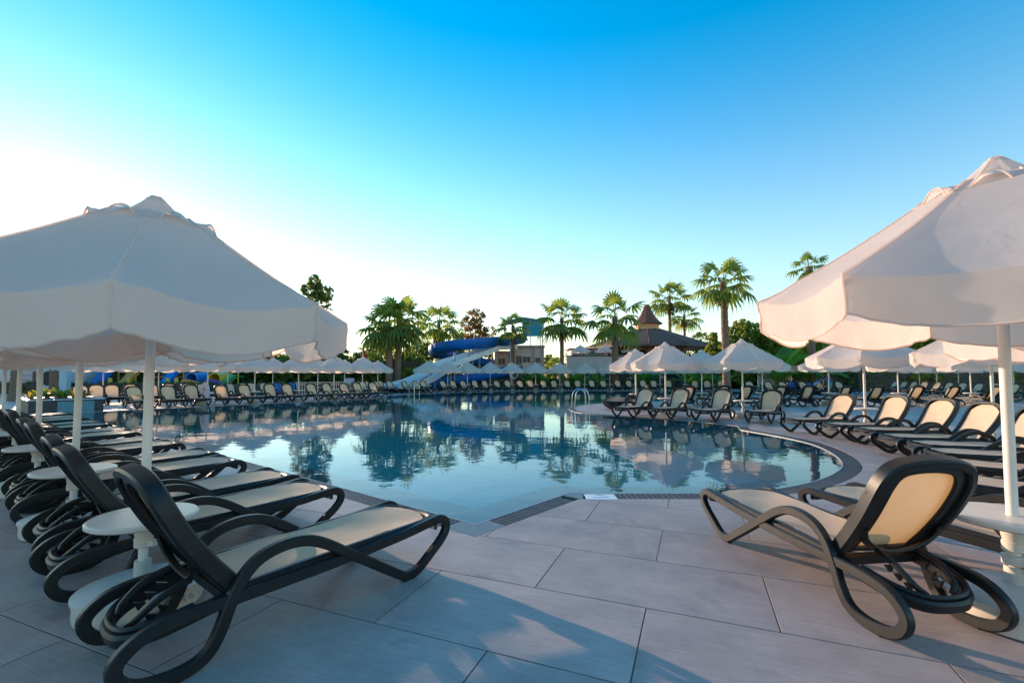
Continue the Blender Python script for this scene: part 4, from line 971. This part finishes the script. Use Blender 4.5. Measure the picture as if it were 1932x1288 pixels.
CROWN = [palm_crown(21, .78, 1.0, 3, -32), palm_crown(26, .82, .98, 11, -45), palm_crown(19, .78, 1.05, 23, -38)]
SKIRT = [palm_skirt(16, .8, 5, .5), palm_skirt(30, .85, 9, 1.3)]
def trunk_mesh(h, r0, r1, seed, lean=0.0):
    random.seed(seed); n = 14; rings = int(h / .16); b = MB(); Vv = []
    for j in range(rings + 1):
        f = j / rings; z = h * f; r = r0 + (r1 - r0) * f + (.12 * math.exp(-z * 2.5))
        for i in range(n):
            a = 2 * math.pi * (i + .5 * (j % 2)) / n; rr = r * (1 + .10 * (1 if (i + j) % 2 else -.4) + random.uniform(-.05, .05))
            Vv.append((rr * math.cos(a) + lean * f * f * h, rr * math.sin(a), z))
    b.add(Vv, [(j * n + i, j * n + (i + 1) % n, (j + 1) * n + (i + 1) % n, (j + 1) * n + i) for j in range(rings) for i in range(n)] + [tuple(rings * n + i for i in range(n))])
    # leaf-base boots standing out of the trunk
    for k in range(int(h * 26)):
        z = random.uniform(.25 * h, h); a = random.uniform(0, 6.28); f = z / h; r = r0 + (r1 - r0) * f; o = Vector((math.cos(a), math.sin(a), 0)); t = Vector((-o.y, o.x, 0)); L_ = .05 + .10 * f
        c = o * r + Vector((lean * f * f * h, 0, z)); b.add([c - t * .035, c + t * .035, c + o * L_ * .55 + Vector((0, 0, L_)) + t * .012, c + o * L_ * .55 + Vector((0, 0, L_)) - t * .012], [(0, 1, 2, 3)])
    return b.mesh('trunk', 'bark', 30)
def palm(px, py, Z, scale, label, variant=0, skirt=0, r=.17, group='tall fan palms', z0=0.0, lean=0.0):
    """px, py: centre of the crown in the plan photograph at distance Z"""
    c = atY(px, py, Z); h = c.z - z0
    t = thing('palm_tree', label, 'palm tree', (c.x - lean * h, Z, z0), 0, group)
    obj('trunk', trunk_mesh(h, r * 1.0, r * .82, int(px), lean), t)
    o = obj('crown', CROWN[variant], t, (lean * h, 0, h), random.uniform(0, 6.28)); o.scale = (scale,) * 3
    s = obj('dead_fronds', SKIRT[1 if skirt else 0], t, (lean * h, 0, h - .1), random.uniform(0, 6.28)); s.scale = (scale * .62,) * 3
    # flower spikes
    if variant != 1 and px != 1364:
        b = MB()
        for k in range(2): a = random.uniform(0, 6.28); b.taper([(0, 0, 0), (.15 * math.cos(a), .15 * math.sin(a), .8), (.4 * math.cos(a), .4 * math.sin(a), 1.45)], [.02, .015, .006], 5)
        o = obj('flower_spike', b, t, (lean * h, 0, h), m='palm_dead'); o.scale = (scale,) * 3
    return t
palm(733, 612, 46.5, 1.9, 'left one of the twin palms with a dense shaggy crown', 1, 0, .34, 'twin palms', lean=-.02)
palm(754, 600, 47.6, 2.0, 'right one of the twin palms with a dense shaggy crown', 1, 0, .34, 'twin palms', lean=.02)
palm(828, 607, 63, 2.2, 'fan palm with yellowing skirt just left of the blue slide', 0, 1, .27)
palm(968, 614, 52.5, 1.35, 'fan palm standing in front of the slide tower', 2, 0, .22)
palm(1060, 600, 50, 2.0, 'fan palm alone between the slide tower and the terrace', 0, 0, .23)
palm(1160, 597, 48, 2.05, 'fan palm before the pavilion roof, left of the cupola', 2, 0, .33)
palm(1263, 560, 84, 2.6, 'taller slim palm right of the cupola', 0, 0, .30)
palm(1291, 594, 84, 2.0, 'shorter slim palm right of the cupola', 2, 0, .24)
palm(1364, 530, 30.5, 1.35, 'tallest fan palm with thick trunk above the right deck parasols', 0, 0, .24, lean=-.012)
palm(1526, 503, 38, .95, 'palm crown peeking over the near right canopy', 2, 0, .3)
palm(1322, 640, 78, 1.15, 'small palm at the right end of the pavilion', 1, 0, .2, 'small distant palms')
palm(1048, 690, 72, 1.25, 'low palm behind the tower, right side', 1, 0, .2, 'small distant palms')
palm(716, 650, 56, 1.3, 'low palm left of the twin palms', 0, 0, .25, 'small distant palms')
palm(700, 660, 60, 1.25, 'low palm between the red flag and the twin palms', 2, 0, .25, 'small distant palms')
palm(108, 590, 30, 1.2, 'palm trunk seen between the left parasol poles', 0, 0, .22, 'palms at far left')
palm(36, 590, 27, 1.2, 'palm trunk at the far left frame edge behind the poles', 0, 0, .22, 'palms at far left')
palm(1140, 615, 90, 1.0, 'small palm peeking left of the pavilion roof', 0, 0, .2, 'small distant palms')

def leaf_cloud(blobs, n, size, seed, aspect=2.0, droop=.2, clump=.3):
    """blobs: (cx, cy, cz, rx, ry, rz, weight). quads (n,4,3), more toward the shell, thinned by clumps"""
    g = np.random.default_rng(seed); w_ = np.array([b[6] if len(b) > 6 else b[3] * b[4] for b in blobs]); w_ = w_ / w_.sum(); out = []
    k = g.choice(len(blobs), n, p=w_); B = np.array([b[:6] for b in blobs])[k]
    d = g.normal(size=(n, 3)); d /= np.linalg.norm(d, axis=1)[:, None]; r = g.uniform(.35, 1.05, n) ** .55
    c = B[:, :3] + d * B[:, 3:6] * r[:, None]
    # clumping: pull toward random clump centres
    m = max(8, n // 45); cc = c[g.integers(0, n, m)]; j = g.integers(0, m, n)
    d2 = ((c[:, None, :1] - cc[None, :, :1]) ** 2) if False else None
    idx = np.empty(n, int)
    for s in range(0, n, 2000): idx[s:s + 2000] = np.argmin(((c[s:s + 2000, None] - cc[None]) ** 2).sum(-1), 1)
    c = c + (cc[idx] - c) * clump
    a = d * .6 + g.normal(size=(n, 3)) * .7 + np.array([0, 0, .35]); a /= np.linalg.norm(a, axis=1)[:, None]
    t = np.cross(a, g.normal(size=(n, 3))); t /= np.linalg.norm(t, axis=1)[:, None] + 1e-9; t[:, 2] -= droop; t /= np.linalg.norm(t, axis=1)[:, None]
    s = np.cross(a, t); s /= np.linalg.norm(s, axis=1)[:, None] + 1e-9; L_ = size * g.uniform(.6, 1.3, n)[:, None]; W_ = L_ / aspect
    return np.stack([c - t * L_ * .5, c + s * W_ * .5 + t * L_ * .05, c + t * L_ * .5, c - s * W_ * .5 + t * L_ * .05], 1)
def tree(x, y, h, rx, label, m='leaf_mid', n=5000, size=.28, group=None, trunk=.18, blobs=None, seed=0, name='broadleaf_tree', crown_base=.3, cat='tree'):
    t = thing(name, label, cat, (x, y, 0), 0, group); random.seed(seed * 31 + 5)
    if blobs is None:
        blobs = []
        for k in range(13):
            f = random.uniform(crown_base, .88) if k > 3 else crown_base + .12 * k; a = random.uniform(0, 6.28); rr = rx * random.uniform(.25, .62) * math.sin(math.pi * min(1, (f - crown_base) / (1 - crown_base) * .75 + .2)); q = rx * random.uniform(.36, .55)
            blobs.append((rr * math.cos(a), rr * math.sin(a), h * f, q, q, q * random.uniform(.6, .9)))
        blobs.append((0, 0, h * .9, rx * .3, rx * .3, h * .1)); blobs.append((0, 0, h * .62, rx * .5, rx * .5, h * .22))
    obj('crown', quads_mesh('crown', leaf_cloud(blobs, n, size, seed + 100), m), t)
    b = MB(); b.taper([(0, 0, 0), (.05, 0, h * .3), (-.05, .05, h * .6), (0, 0, h * .85)], [trunk * 1.3, trunk, trunk * .65, trunk * .2], 9)
    for bl in blobs[:7]:
        z0 = h * random.uniform(.25, .5); b.taper([(0, 0, z0), (bl[0] * .5, bl[1] * .5, z0 * .6 + bl[2] * .4), (bl[0], bl[1], bl[2])], [trunk * .55, trunk * .35, trunk * .1], 6)
    obj('trunk', b, t, m='wood_bark'); return t
def tree_px(px, top, Z, wpx, label, **k):
    c = atY(px, top, Z); tree(c.x, Z, c.z, wpx / 2 * Z / FPX, label, **k)
# named trees of the skyline
tree_px(597, 512, 56, 74, 'tall green tree rising behind the left parasol canopy', m='leaf_mid', n=7500, size=.36, seed=1, blobs=[(-.2, 0, 13.2, .9, .8, .9, 1.5), (-.7, 0, 12.1, 1.3, 1.1, 1.0, 3), (.9, 0, 11.7, 1.3, 1.2, 1.1, 3), (0, 0, 10.6, 2.0, 1.4, 1.2, 4), (-.9, 0, 9.4, 1.9, 1.4, 1.2, 3), (.9, 0, 8.6, 1.7, 1.6, 1.3, 3), (-.6, 0, 7.4, 2.2, 2, 1.5, 3), (.8, 0, 6.2, 2.3, 2.2, 1.6, 3), (0, 0, 4.6, 2.4, 2.2, 1.8, 3)])
tree_px(897, 582, 76, 92, 'airy tree with reddish-green leaves behind the blue slide', m='leaf_olive', n=9000, size=.40, seed=2, crown_base=.2)
tree_px(868, 615, 72, 60, 'bright yellow-green tree behind the blue slide', m='leaf_bright', n=3500, size=.4, seed=3, crown_base=.15)
tree_px(800, 640, 66, 110, 'green tree between the twin palms and the slide', m='leaf_mid', n=7000, size=.4, seed=4, crown_base=.1)
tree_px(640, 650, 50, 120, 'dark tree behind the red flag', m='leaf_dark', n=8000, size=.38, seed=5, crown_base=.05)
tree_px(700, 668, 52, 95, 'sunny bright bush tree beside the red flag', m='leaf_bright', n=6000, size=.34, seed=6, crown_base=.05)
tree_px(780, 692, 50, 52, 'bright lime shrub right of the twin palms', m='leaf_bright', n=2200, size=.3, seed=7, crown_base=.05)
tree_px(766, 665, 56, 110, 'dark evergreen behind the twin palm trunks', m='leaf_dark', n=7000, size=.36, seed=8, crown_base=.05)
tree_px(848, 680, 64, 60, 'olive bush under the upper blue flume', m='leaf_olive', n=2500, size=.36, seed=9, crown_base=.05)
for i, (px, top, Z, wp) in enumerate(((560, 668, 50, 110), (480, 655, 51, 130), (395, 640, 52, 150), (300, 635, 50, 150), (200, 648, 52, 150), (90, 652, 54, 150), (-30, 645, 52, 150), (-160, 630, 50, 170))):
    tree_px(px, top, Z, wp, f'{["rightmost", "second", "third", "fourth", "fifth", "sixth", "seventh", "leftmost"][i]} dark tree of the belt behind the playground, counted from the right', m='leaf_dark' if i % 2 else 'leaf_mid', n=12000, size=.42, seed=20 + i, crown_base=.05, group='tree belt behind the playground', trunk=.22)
for i, (px, top, Z, wp) in enumerate(((1345, 625, 54, 60), (1400, 600, 53, 110), (1465, 606, 51, 110), (1530, 600, 52, 120), (1600, 610, 52, 120), (1690, 600, 54, 150), (1800, 590, 52, 170), (1920, 585, 50, 180))):
    tree_px(px, top, Z, wp, f'{ORD[i]} sunlit pine from the left in the dense belt behind the right parasols', m='leaf_pine', n=16000, size=.40, seed=40 + i, crown_base=.08, group='pines behind the right parasols', trunk=.22, name='pine_tree')
for i, (px, top, Z, wp) in enumerate(((1035, 668, 78, 60), (1085, 655, 80, 60), (1120, 662, 76, 50))):
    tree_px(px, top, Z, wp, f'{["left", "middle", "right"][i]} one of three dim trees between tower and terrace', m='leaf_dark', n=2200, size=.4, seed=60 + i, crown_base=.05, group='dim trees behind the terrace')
# hedges
def hedge(x0, x1, y0, y1, h, label, m, n, size, seed, rz=0.0, yellow=0):
    t = thing('hedge', label, 'hedge', ((x0 + x1) / 2, (y0 + y1) / 2, 0), rz); g = np.random.default_rng(seed); lx, ly = (x1 - x0) / 2, (y1 - y0) / 2
    bl = []
    k = int(max(4, (x1 - x0) / .9))
    for i in range(k):
        bx = -lx + (i + .5) * 2 * lx / k; bl.append((bx, g.uniform(-.1, .1), h * .52, 2 * lx / k * .75, ly * g.uniform(.9, 1.1), h * g.uniform(.44, .54)))
    obj('foliage', quads_mesh('foliage', leaf_cloud(bl, n, size, seed, 1.7), m), t)
    b = MB(); b.box(-lx * .96, lx * .96, -ly * .6, ly * .6, 0, h * .8); obj('inner_twigs', b, t, m='wood_bark', smooth=0)
    if yellow: obj('yellow_growth', quads_mesh('yellow_growth', leaf_cloud([(q, -ly * .75, h * .62, .9, .35, .45) for q in yellow], 900, size, seed + 1, 1.7), 'leaf_yellow'), t)
    return t
hedge(28.6, 33.8, 44.0, 45.6, 2.6, 'tall rounded hedge between the bar and the long hedge', 'leaf_hedge', 4200, .2, 71)
h2 = hedge(30, 58, 43.2, 44.8, 2.15, 'long clipped hedge with yellow patches behind the right loungers', 'leaf_hedge', 9000, .2, 72, yellow=(-8.5, -7.3, -1.2, 8)); h2.location = (46, 41.5, 0); h2.rotation_euler = (0, 0, R(-8))
hedge(-46, -25, 38.2, 39.2, 1.05, 'low clipped hedge before the playground', 'leaf_dark', 5500, .16, 73)
hedge(-24, -15, 37.4, 38.2, .95, 'low hedge running up to the white picket fence', 'leaf_hedge', 2600, .16, 74)
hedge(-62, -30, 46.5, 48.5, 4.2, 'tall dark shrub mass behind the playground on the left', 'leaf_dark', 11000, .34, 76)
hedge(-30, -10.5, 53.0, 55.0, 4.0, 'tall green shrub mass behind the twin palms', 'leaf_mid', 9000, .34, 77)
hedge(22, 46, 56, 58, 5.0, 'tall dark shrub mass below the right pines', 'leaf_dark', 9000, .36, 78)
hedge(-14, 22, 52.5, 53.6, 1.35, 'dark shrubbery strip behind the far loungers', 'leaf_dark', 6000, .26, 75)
# big-leaved banana plants
def big_leaf(b, base, az, el, L_, W_, curl):
    P = []; d = Vector((math.cos(az), math.sin(az), 0)); s = Vector((-d.y, d.x, 0)); n_ = 7; rows = []
    for i in range(n_ + 1):
        f = i / n_; e = el - curl * f; p = Vector(base) if i == 0 else P[-1] + (d * math.cos(e) + Vector((0, 0, math.sin(e)))) * (L_ / n_); P.append(p)
        w_ = .02 if f < .25 else W_ / 2 * math.sin(math.pi * min(1, (f - .22) / .8)) ** .6 + .01; up = Vector((0, 0, .25 * w_)); rows.append((p - s * w_ + up, p, p + s * w_ + up))
    b.add([q for r_ in rows for q in r_], [(i * 3 + j, i * 3 + j + 1, (i + 1) * 3 + j + 1, (i + 1) * 3 + j) for i in range(n_) for j in range(2)])
def banana(x, y, h, label, group, n=9, seed=0, m='banana', z0=0.0, cat='plant', name='banana_plant'):
    random.seed(seed); t = thing(name, label, cat, (x, y, z0), 0, group)
    for i in range(n):
        az = i * 2.4 + random.uniform(-.3, .3); el = R(random.uniform(55, 86)); L_ = h * random.uniform(.65, 1.0); b = MB(); big_leaf(b, (.08 * math.cos(az), .08 * math.sin(az), .1 * h), az, el, L_, L_ * .24, R(random.uniform(30, 85))); obj('leaf', b, t, m=m, smooth=60)
    obj('stem', MB().taper([(0, 0, 0), (0, 0, h * .25)], [.09, .05], 8), t, m='bark'); return t
ban = ((995, 2.4, 51.2), (1015, 3.0, 52.0), (1030, 2.2, 50.6), (1065, 2.3, 49.9), (1084, 2.8, 50.4), (1100, 2.6, 50.0), (1128, 2.5, 50.2), (1205, 3.2, 49.4), (1222, 3.4, 49.8), (1300, 3.0, 49.5), (1316, 2.6, 49.0), (1360, 2.6, 47.5), (1345, 2.2, 48.0))
for i, (px, h, Z) in enumerate(ban): banana((px - 966) / FPX * Z, Z, h, f'{ORD[i]} big-leaved plant from the left behind the far bank loungers', 'big-leaved plants behind the far bank', 9, 80 + i)
for i, (px, py, Z, h) in enumerate(((1462, 690, 37, 3.6), (1492, 690, 39, 4.2), (1520, 692, 38, 3.4))):
    c = atY(px, py, Z); banana(c.x, Z, h + 1.6, f'{["left", "middle", "right"][i]} one of the tall sunlit banana plants above the right parasols', 'tall banana plants above the parasols', 12, 130 + i, name='banana_plant')
random.seed(3)
for i in range(9):
    q = left_end - U * (1.6 + random.uniform(-.9, .9)) + V * random.uniform(-1.0, .9)
    banana(q.x, q.y, random.uniform(.38, .62), ('orange-leaved' if i % 2 else 'green-leaved') + f' small plant in the raised planter, {ORD[i]} of the planting', 'plants in the raised planter', 12, 150 + i, m='croton' if i % 2 else 'leaf_bright', z0=.53, name='croton_plant')

# ================================================================== PLAYGROUND AND SMALL THINGS
def pxX(px, Z): return (px - 966) / FPX * Z
Z = 41.5
def slide_chute(px0, px1, m, label, ztop=2.1):
    x0, x1 = pxX(px0, Z), pxX(px1, Z); t = thing('playground_slide', label, 'slide', ((x0 + x1) / 2, Z, 0)); w_ = (x1 - x0)
    P = catmull([(0, 1.6, ztop), (0, 1.0, ztop - .05), (0, -.2, .9), (0, -1.0, .35), (0, -1.5, .28)], 5); hw = w_ / 2
    part('chute', t, MB().sweep(P, [(-hw, .3), (-hw, -.05), (hw, -.05), (hw, .3), (hw - .08, .3), (hw - .08, .03), (-hw + .08, .03), (-hw + .08, .3)], up=(1, 0, 0)), m, 0)
    for sx in (-hw, hw): part('post', t, MB().lathe([(.06, 0), (.06, ztop + 1.1)], 10, (sx, 1.6, 0)), 'yellow_plastic')
    part('platform', t, wbox(-hw, hw, 1.3, 2.6, ztop - .15, ztop - .05), m, 0); return t
slide_chute(176, 196, 'blue_plastic', 'curved blue playground slide at the far left', 2.2); slide_chute(230, 247, 'orange_plastic', 'orange playground slide between yellow posts'); slide_chute(307, 323, 'blue_plastic', 'straight blue playground slide right of the near pole'); slide_chute(417, 430, 'green_plastic', 'small green playground slide', 1.5)
def tunnel(px, m1, m2, label):
    t = thing('tube_slide', label, 'slide', (pxX(px, Z), Z - .3, 0)); b = MB(); n_ = 22; V_ = []
    for y, r in ((0, .62), (0, .5), (1.8, .5), (1.8, .62)): V_ += [(r * math.cos(2 * math.pi * i / n_), y, 1.15 + r * math.sin(2 * math.pi * i / n_)) for i in range(n_)]
    b.add(V_, [(j * n_ + i, j * n_ + (i + 1) % n_, ((j + 1) % 4) * n_ + (i + 1) % n_, ((j + 1) % 4) * n_ + i) for j in range(4) for i in range(n_)]); part('tube', t, b, m1)
    part('exit_lip', t, MB().sweep(catmull([(-.75, -.1, .75), (-.4, -.5, .95), (0, -.62, 1.0), (.4, -.5, .95), (.75, -.1, .75)], 5), rrect(.25, .3, .4, 2)), m2)
    for sx in (-.55, .55): part('post', t, MB().lathe([(.05, 0), (.05, .75)], 8, (sx, .9, 0)), m1)
tunnel(366, 'blue_plastic', 'orange_plastic', 'round blue tube slide with orange lip'); tunnel(409, 'yellow_plastic', 'purple_plastic', 'round yellow tube slide with purple lip')
for i, px in enumerate((220, 254, 327, 343)):
    t = thing('yellow_bollard', f'{ORD[i]} short yellow post from the left in the playground', 'post', (pxX(px, Z), Z - .6, 0), 0, 'yellow playground posts'); part('post', t, MB().lathe([(.16, 0), (.16, 1.2), (.12, 1.28)], 14), 'yellow_plastic'); part('band', t, MB().lathe([(.168, .5), (.168, .6)], 14, cap=False), 'blue_plastic')
ph = thing('playhouse', 'playground house with orange pointed roof behind the parasols', 'playhouse', (pxX(316, 44.5), 44.5, 0))
for sx in (-1.1, 1.1):
    for sy in (-1, 1): part('post', ph, MB().lathe([(.07, 0), (.07, 2.9)], 10, (sx, sy, 0)), 'blue_plastic')
part('platform', ph, wbox(-1.2, 1.2, -1.1, 1.1, 1.3, 1.4), 'orange_plastic', 0); part('roof', ph, MB().add([(-1.5, -1.4, 2.9), (1.5, -1.4, 2.9), (1.5, 1.4, 2.9), (-1.5, 1.4, 2.9), (-.3, 0, 3.75), (.3, 0, 3.75)], [(0, 1, 5, 4), (2, 3, 4, 5), (1, 2, 5), (3, 0, 4), (3, 2, 1, 0)]), 'orange_plastic', 0)
# white picket fence with board
pf = thing('picket_fence', 'white picket fence between the left parasols and the twin palms', 'fence', (0, 0, 0)); fa, fb_ = Vector((pxX(556, 36), 36, 0)), Vector((pxX(680, 41), 41, 0)); d = (fb_ - fa); nl = d.length; d.normalize()
for k in range(int(nl / .22)):
    c = fa + d * (.22 * k); part('picket', pf, wbox(c.x - .04, c.x + .04, c.y - .015, c.y + .015, 0, .95), 'white_plastic', 0)
for z in (.3, .75, .93): part('rail', pf, MB().sweep([fa + Vector((0, .04, z)), fb_ + Vector((0, .04, z))], rrect(.03, .06, .2, 1)), 'white_plastic', 0)
bd = thing('notice_board', 'pale blank board on legs behind the picket fence', 'sign', (pxX(655, 40), 40.6, 0)); part('board', bd, wbox(-.42, .42, 0, .06, .75, 1.25), 'sign_blue', 0)
for s in (-.36, .36): part('leg', bd, wbox(s - .03, s + .03, .061, .11, 0, 1.2), 'white_plastic', 0)
# red flag
fg = thing('red_flag', 'red flag hanging from a pole beside the twin palms', 'flag', (pxX(684, 44), 44, 0)); part('pole', fg, MB().lathe([(.04, 0), (.035, 4.6), (.001, 4.65)], 10), 'white_plastic')
b = MB(); n1, n2 = 10, 8; V_ = []
for i in range(n1 + 1):
    for j in range(n2 + 1):
        u_, v_ = i / n1, j / n2; ww = .12 + .5 * v_ * (1 - .2 * v_); V_.append((.04 + u_ * ww, .10 * math.sin(5 * u_ + 2 * v_) * u_, 4.55 - v_ * 2.1 - .35 * u_))
b.add(V_, [(i * (n2 + 1) + j, (i + 1) * (n2 + 1) + j, (i + 1) * (n2 + 1) + j + 1, i * (n2 + 1) + j + 1) for i in range(n1) for j in range(n2)]); part('cloth', fg, b, 'flag_red', 60)
# lamp posts
for i, (px, top, Zl, lab) in enumerate(((790, 642, 55, 'grey lamp post right of the twin palms'), (963, 650, 50, 'slim white lamp post before the slide tower'))):
    c = atY(px, top, Zl); t = thing('lamp_post', lab, 'lamp post', (c.x, Zl, 0)); part('pole', t, MB().lathe([(.09, 0), (.06, .3), (.045, c.z)], 10), 'rust_pipe'); part('lamp_head', t, MB().lathe([(.05, c.z), (.2, c.z + .05), (.22, c.z + .12), (.05, c.z + .25)], 12), 'grey_metal')
# life ring
lr = thing('life_ring', 'cream life ring on a post before the slide tower', 'life ring', (pxX(970, 49.5), 49.5, 0)); b = MB(); b.tube([(.36 * math.cos(a), 0, 1.55 + .36 * math.sin(a)) for a in [2 * math.pi * i / 24 for i in range(24)]], .085, 8, True); part('ring', lr, b, 'rope'); part('post', lr, wbox(-.05, .05, .09, .17, 0, 1.9), 'brown_wood', 0)
for a in (45, 135, 225, 315):
    c = Vector((.36 * math.cos(R(a)), 0, 1.55 + .36 * math.sin(R(a)))); tg = Vector((-math.sin(R(a)), 0, math.cos(R(a)))); part('band', lr, MB().tube([c - tg * .05, c + tg * .05], .092, 8), 'red_paint')
# pink round backed tub chair at the left bank
cb = thing('sign_board', 'pale pink rounded board with a small palm drawing on the left bank', 'sign', (*(ray_line(388, edgeB[0] - U * 1.1, V)).xy, 0), R(-35))
b = MB(); pr = [(-.45, .28), (-.45, .75), (-.38, .98), (-.2, 1.12), (0, 1.16), (.2, 1.12), (.38, .98), (.45, .75), (.45, .28)]
b.add([(x, y, z) for y in (-.03, .03) for x, z in pr], [tuple(range(9)), tuple(range(9, 18))[::-1]] + [(i, (i + 1) % 9, 9 + (i + 1) % 9, 9 + i) for i in range(9)]); part('board', cb, b, 'pink_board', 0); part('foot', cb, MB().lathe([(.42, 0), (.45, .05), (.45, .24), (.4, .28)], 24), 'white_plastic')
b = MB(); b.tube([(-.1, -.034, .55), (-.09, -.034, .7), (-.06, -.034, .8)], .012, 5)
for a in (20, 70, 120, 165): b.tube([(-.06, -.034, .8), (-.06 + .12 * math.cos(R(a)), -.034, .8 + .07 * math.sin(R(a))), (-.06 + .2 * math.cos(R(a)), -.034, .78 + .05 * math.sin(R(a)))], .01, 5)
part('palm_drawing', cb, b, 'red_paint')
# cord loops under the left parasol hem
for i, (px, py, Yd) in enumerate(((505, 672, 4.15), (628, 668, 3.95))):
    c = atY(px, py - 10, Yd); b = MB(); b.tube(catmull([(0, 0, .05), (-.03, 0, .0), (-.035, 0, -.05), (0, .0, -.085), (.035, 0, -.05), (.02, 0, .05)] if i == 0 else [(0, 0, .09), (.015, 0, .03), (.012, 0, -.05), (.04, 0, -.11)], 5), .007, 6)
    obj('cord_loop', b, None, c, m='rope', label=['small cord loop hanging from the left parasol hem', 'loose cord end hanging at the right corner of the left parasol'][i], category='cord')
# ash tray clamped on the near right parasol pole
at_ = thing('ashtray', 'white ashtray bowl clamped to the near right parasol pole', 'ashtray', (3.12, 2.88, 0), R(-60)); b = MB(); b.lathe([(.06, .30), (.10, .32), (.115, .38), (.12, .385), (.105, .38), (.09, .335), (.001, .325)], 20, (.19, 0, 0), False); part('bowl', at_, b, 'white_plastic'); part('clamp', at_, MB().lathe([(.054, .33), (.06, .335), (.06, .385), (.054, .39)], 16), 'white_plastic')
# attendant in blue among the loungers before the bar
Zp = 36.0; pp = thing('person', 'person in blue shirt and teal shorts bending over a lounger with a blue towel', 'person', (pxX(1564, Zp), Zp, 0), R(180))
def skin_body():
    J = {'pel': ((0, 0, .94), .15), 'chest': ((.12, 0, 1.25), .17), 'neck': ((.20, 0, 1.45), .065), 'head': ((.25, 0, 1.56), .095), 'top': ((.28, 0, 1.68), .085),
         'shL': ((.14, .19, 1.38), .075), 'elL': ((.40, .20, 1.24), .05), 'haL': ((.64, .16, 1.12), .04), 'shR': ((.14, -.19, 1.38), .075), 'elR': ((.38, -.22, 1.20), .05), 'haR': ((.60, -.17, 1.08), .04),
         'hiL': ((0, .10, .86), .105), 'knL': ((.05, .12, .49), .07), 'anL': ((-.02, .12, .09), .05), 'toL': ((.14, .13, .03), .04), 'hiR': ((0, -.10, .86), .105), 'knR': ((-.02, -.12, .49), .07), 'anR': ((-.12, -.12, .09), .05), 'toR': ((.04, -.13, .03), .04)}
    E = [('pel', 'chest'), ('chest', 'neck'), ('neck', 'head'), ('head', 'top'), ('chest', 'shL'), ('shL', 'elL'), ('elL', 'haL'), ('chest', 'shR'), ('shR', 'elR'), ('elR', 'haR'), ('pel', 'hiL'), ('hiL', 'knL'), ('knL', 'anL'), ('anL', 'toL'), ('pel', 'hiR'), ('hiR', 'knR'), ('knR', 'anR'), ('anR', 'toR')]
    for s, sg in (('L', 1), ('R', -1)):
        h = Vector(J['ha' + s][0])
        for k in range(5):
            f = (k - 2) * .022; tip = h + Vector((.10 - .012 * abs(k - 2), f * 1.2, -.05)) if k else h + Vector((.04, sg * -.05, -.03)); J[f'f{s}{k}'] = (tip, .010); E.append(('ha' + s, f'f{s}{k}'))
    keys = list(J); me = bpy.data.meshes.new('body'); me.from_pydata([tuple(J[k][0]) for k in keys], [(keys.index(a), keys.index(b)) for a, b in E], [])
    o = bpy.data.objects.new('body', me); COL.objects.link(o); o.modifiers.new('skin', 'SKIN'); o.modifiers.new('sub', 'SUBSURF').levels = 1
    for i, k in enumerate(keys): me.skin_vertices[0].data[i].radius = (J[k][1],) * 2
    me.skin_vertices[0].data[0].use_root = True
    bpy.context.view_layer.update(); m2 = bpy.data.meshes.new_from_object(o.evaluated_get(bpy.context.evaluated_depsgraph_get())); bpy.data.objects.remove(o); m2.materials.append(MATS['skin'])
    m2.polygons.foreach_set('use_smooth', [True] * len(m2.polygons)); return m2
obj('body', skin_body(), pp)
b = MB(); b.taper([(0, 0, .90), (.05, 0, 1.08), (.12, 0, 1.27), (.15, 0, 1.40), (.19, 0, 1.46)], [.175, .18, .205, .19, .09], 14)
for s in (1, -1): b.taper([(.13, s * .12, 1.38), (.2, s * .2, 1.34), (.33, s * .205, 1.27)], [.09, .092, .085], 10)
obj('shirt', b, pp, m='shirt_blue')
b = MB(); b.taper([(0, 0, 1.0), (0, 0, .84)], [.18, .185], 14)
for s, kx in ((1, .03), (-1, -.01)): b.taper([(0, s * .10, .90), (kx * .6, s * .11, .70), (kx, s * .12, .58)], [.125, .115, .112], 12)
obj('shorts', b, pp, m='shorts_teal')
b = MB(); b.lathe([(.001, .115), (.05, .105), (.09, .07), (.105, .02), (.10, -.03), (.085, -.06)], 14, (.255, 0, 1.62), False); obj('hair', b, pp, m='hair')
tw_ = obj('towel', MB().sweep(catmull([(pxX(1564, Zp) - .62, Zp, 1.12), (pxX(1564, Zp) - .85, Zp + .02, 1.02), (pxX(1564, Zp) - 1.05, Zp + .05, .85), (pxX(1564, Zp) - 1.15, Zp + .05, .62)], 6), rrect(.38, .05, .4, 2), up=(0, 1, 0)), m='shirt_blue', label='blue towel held out by the person at the loungers', category='towel')
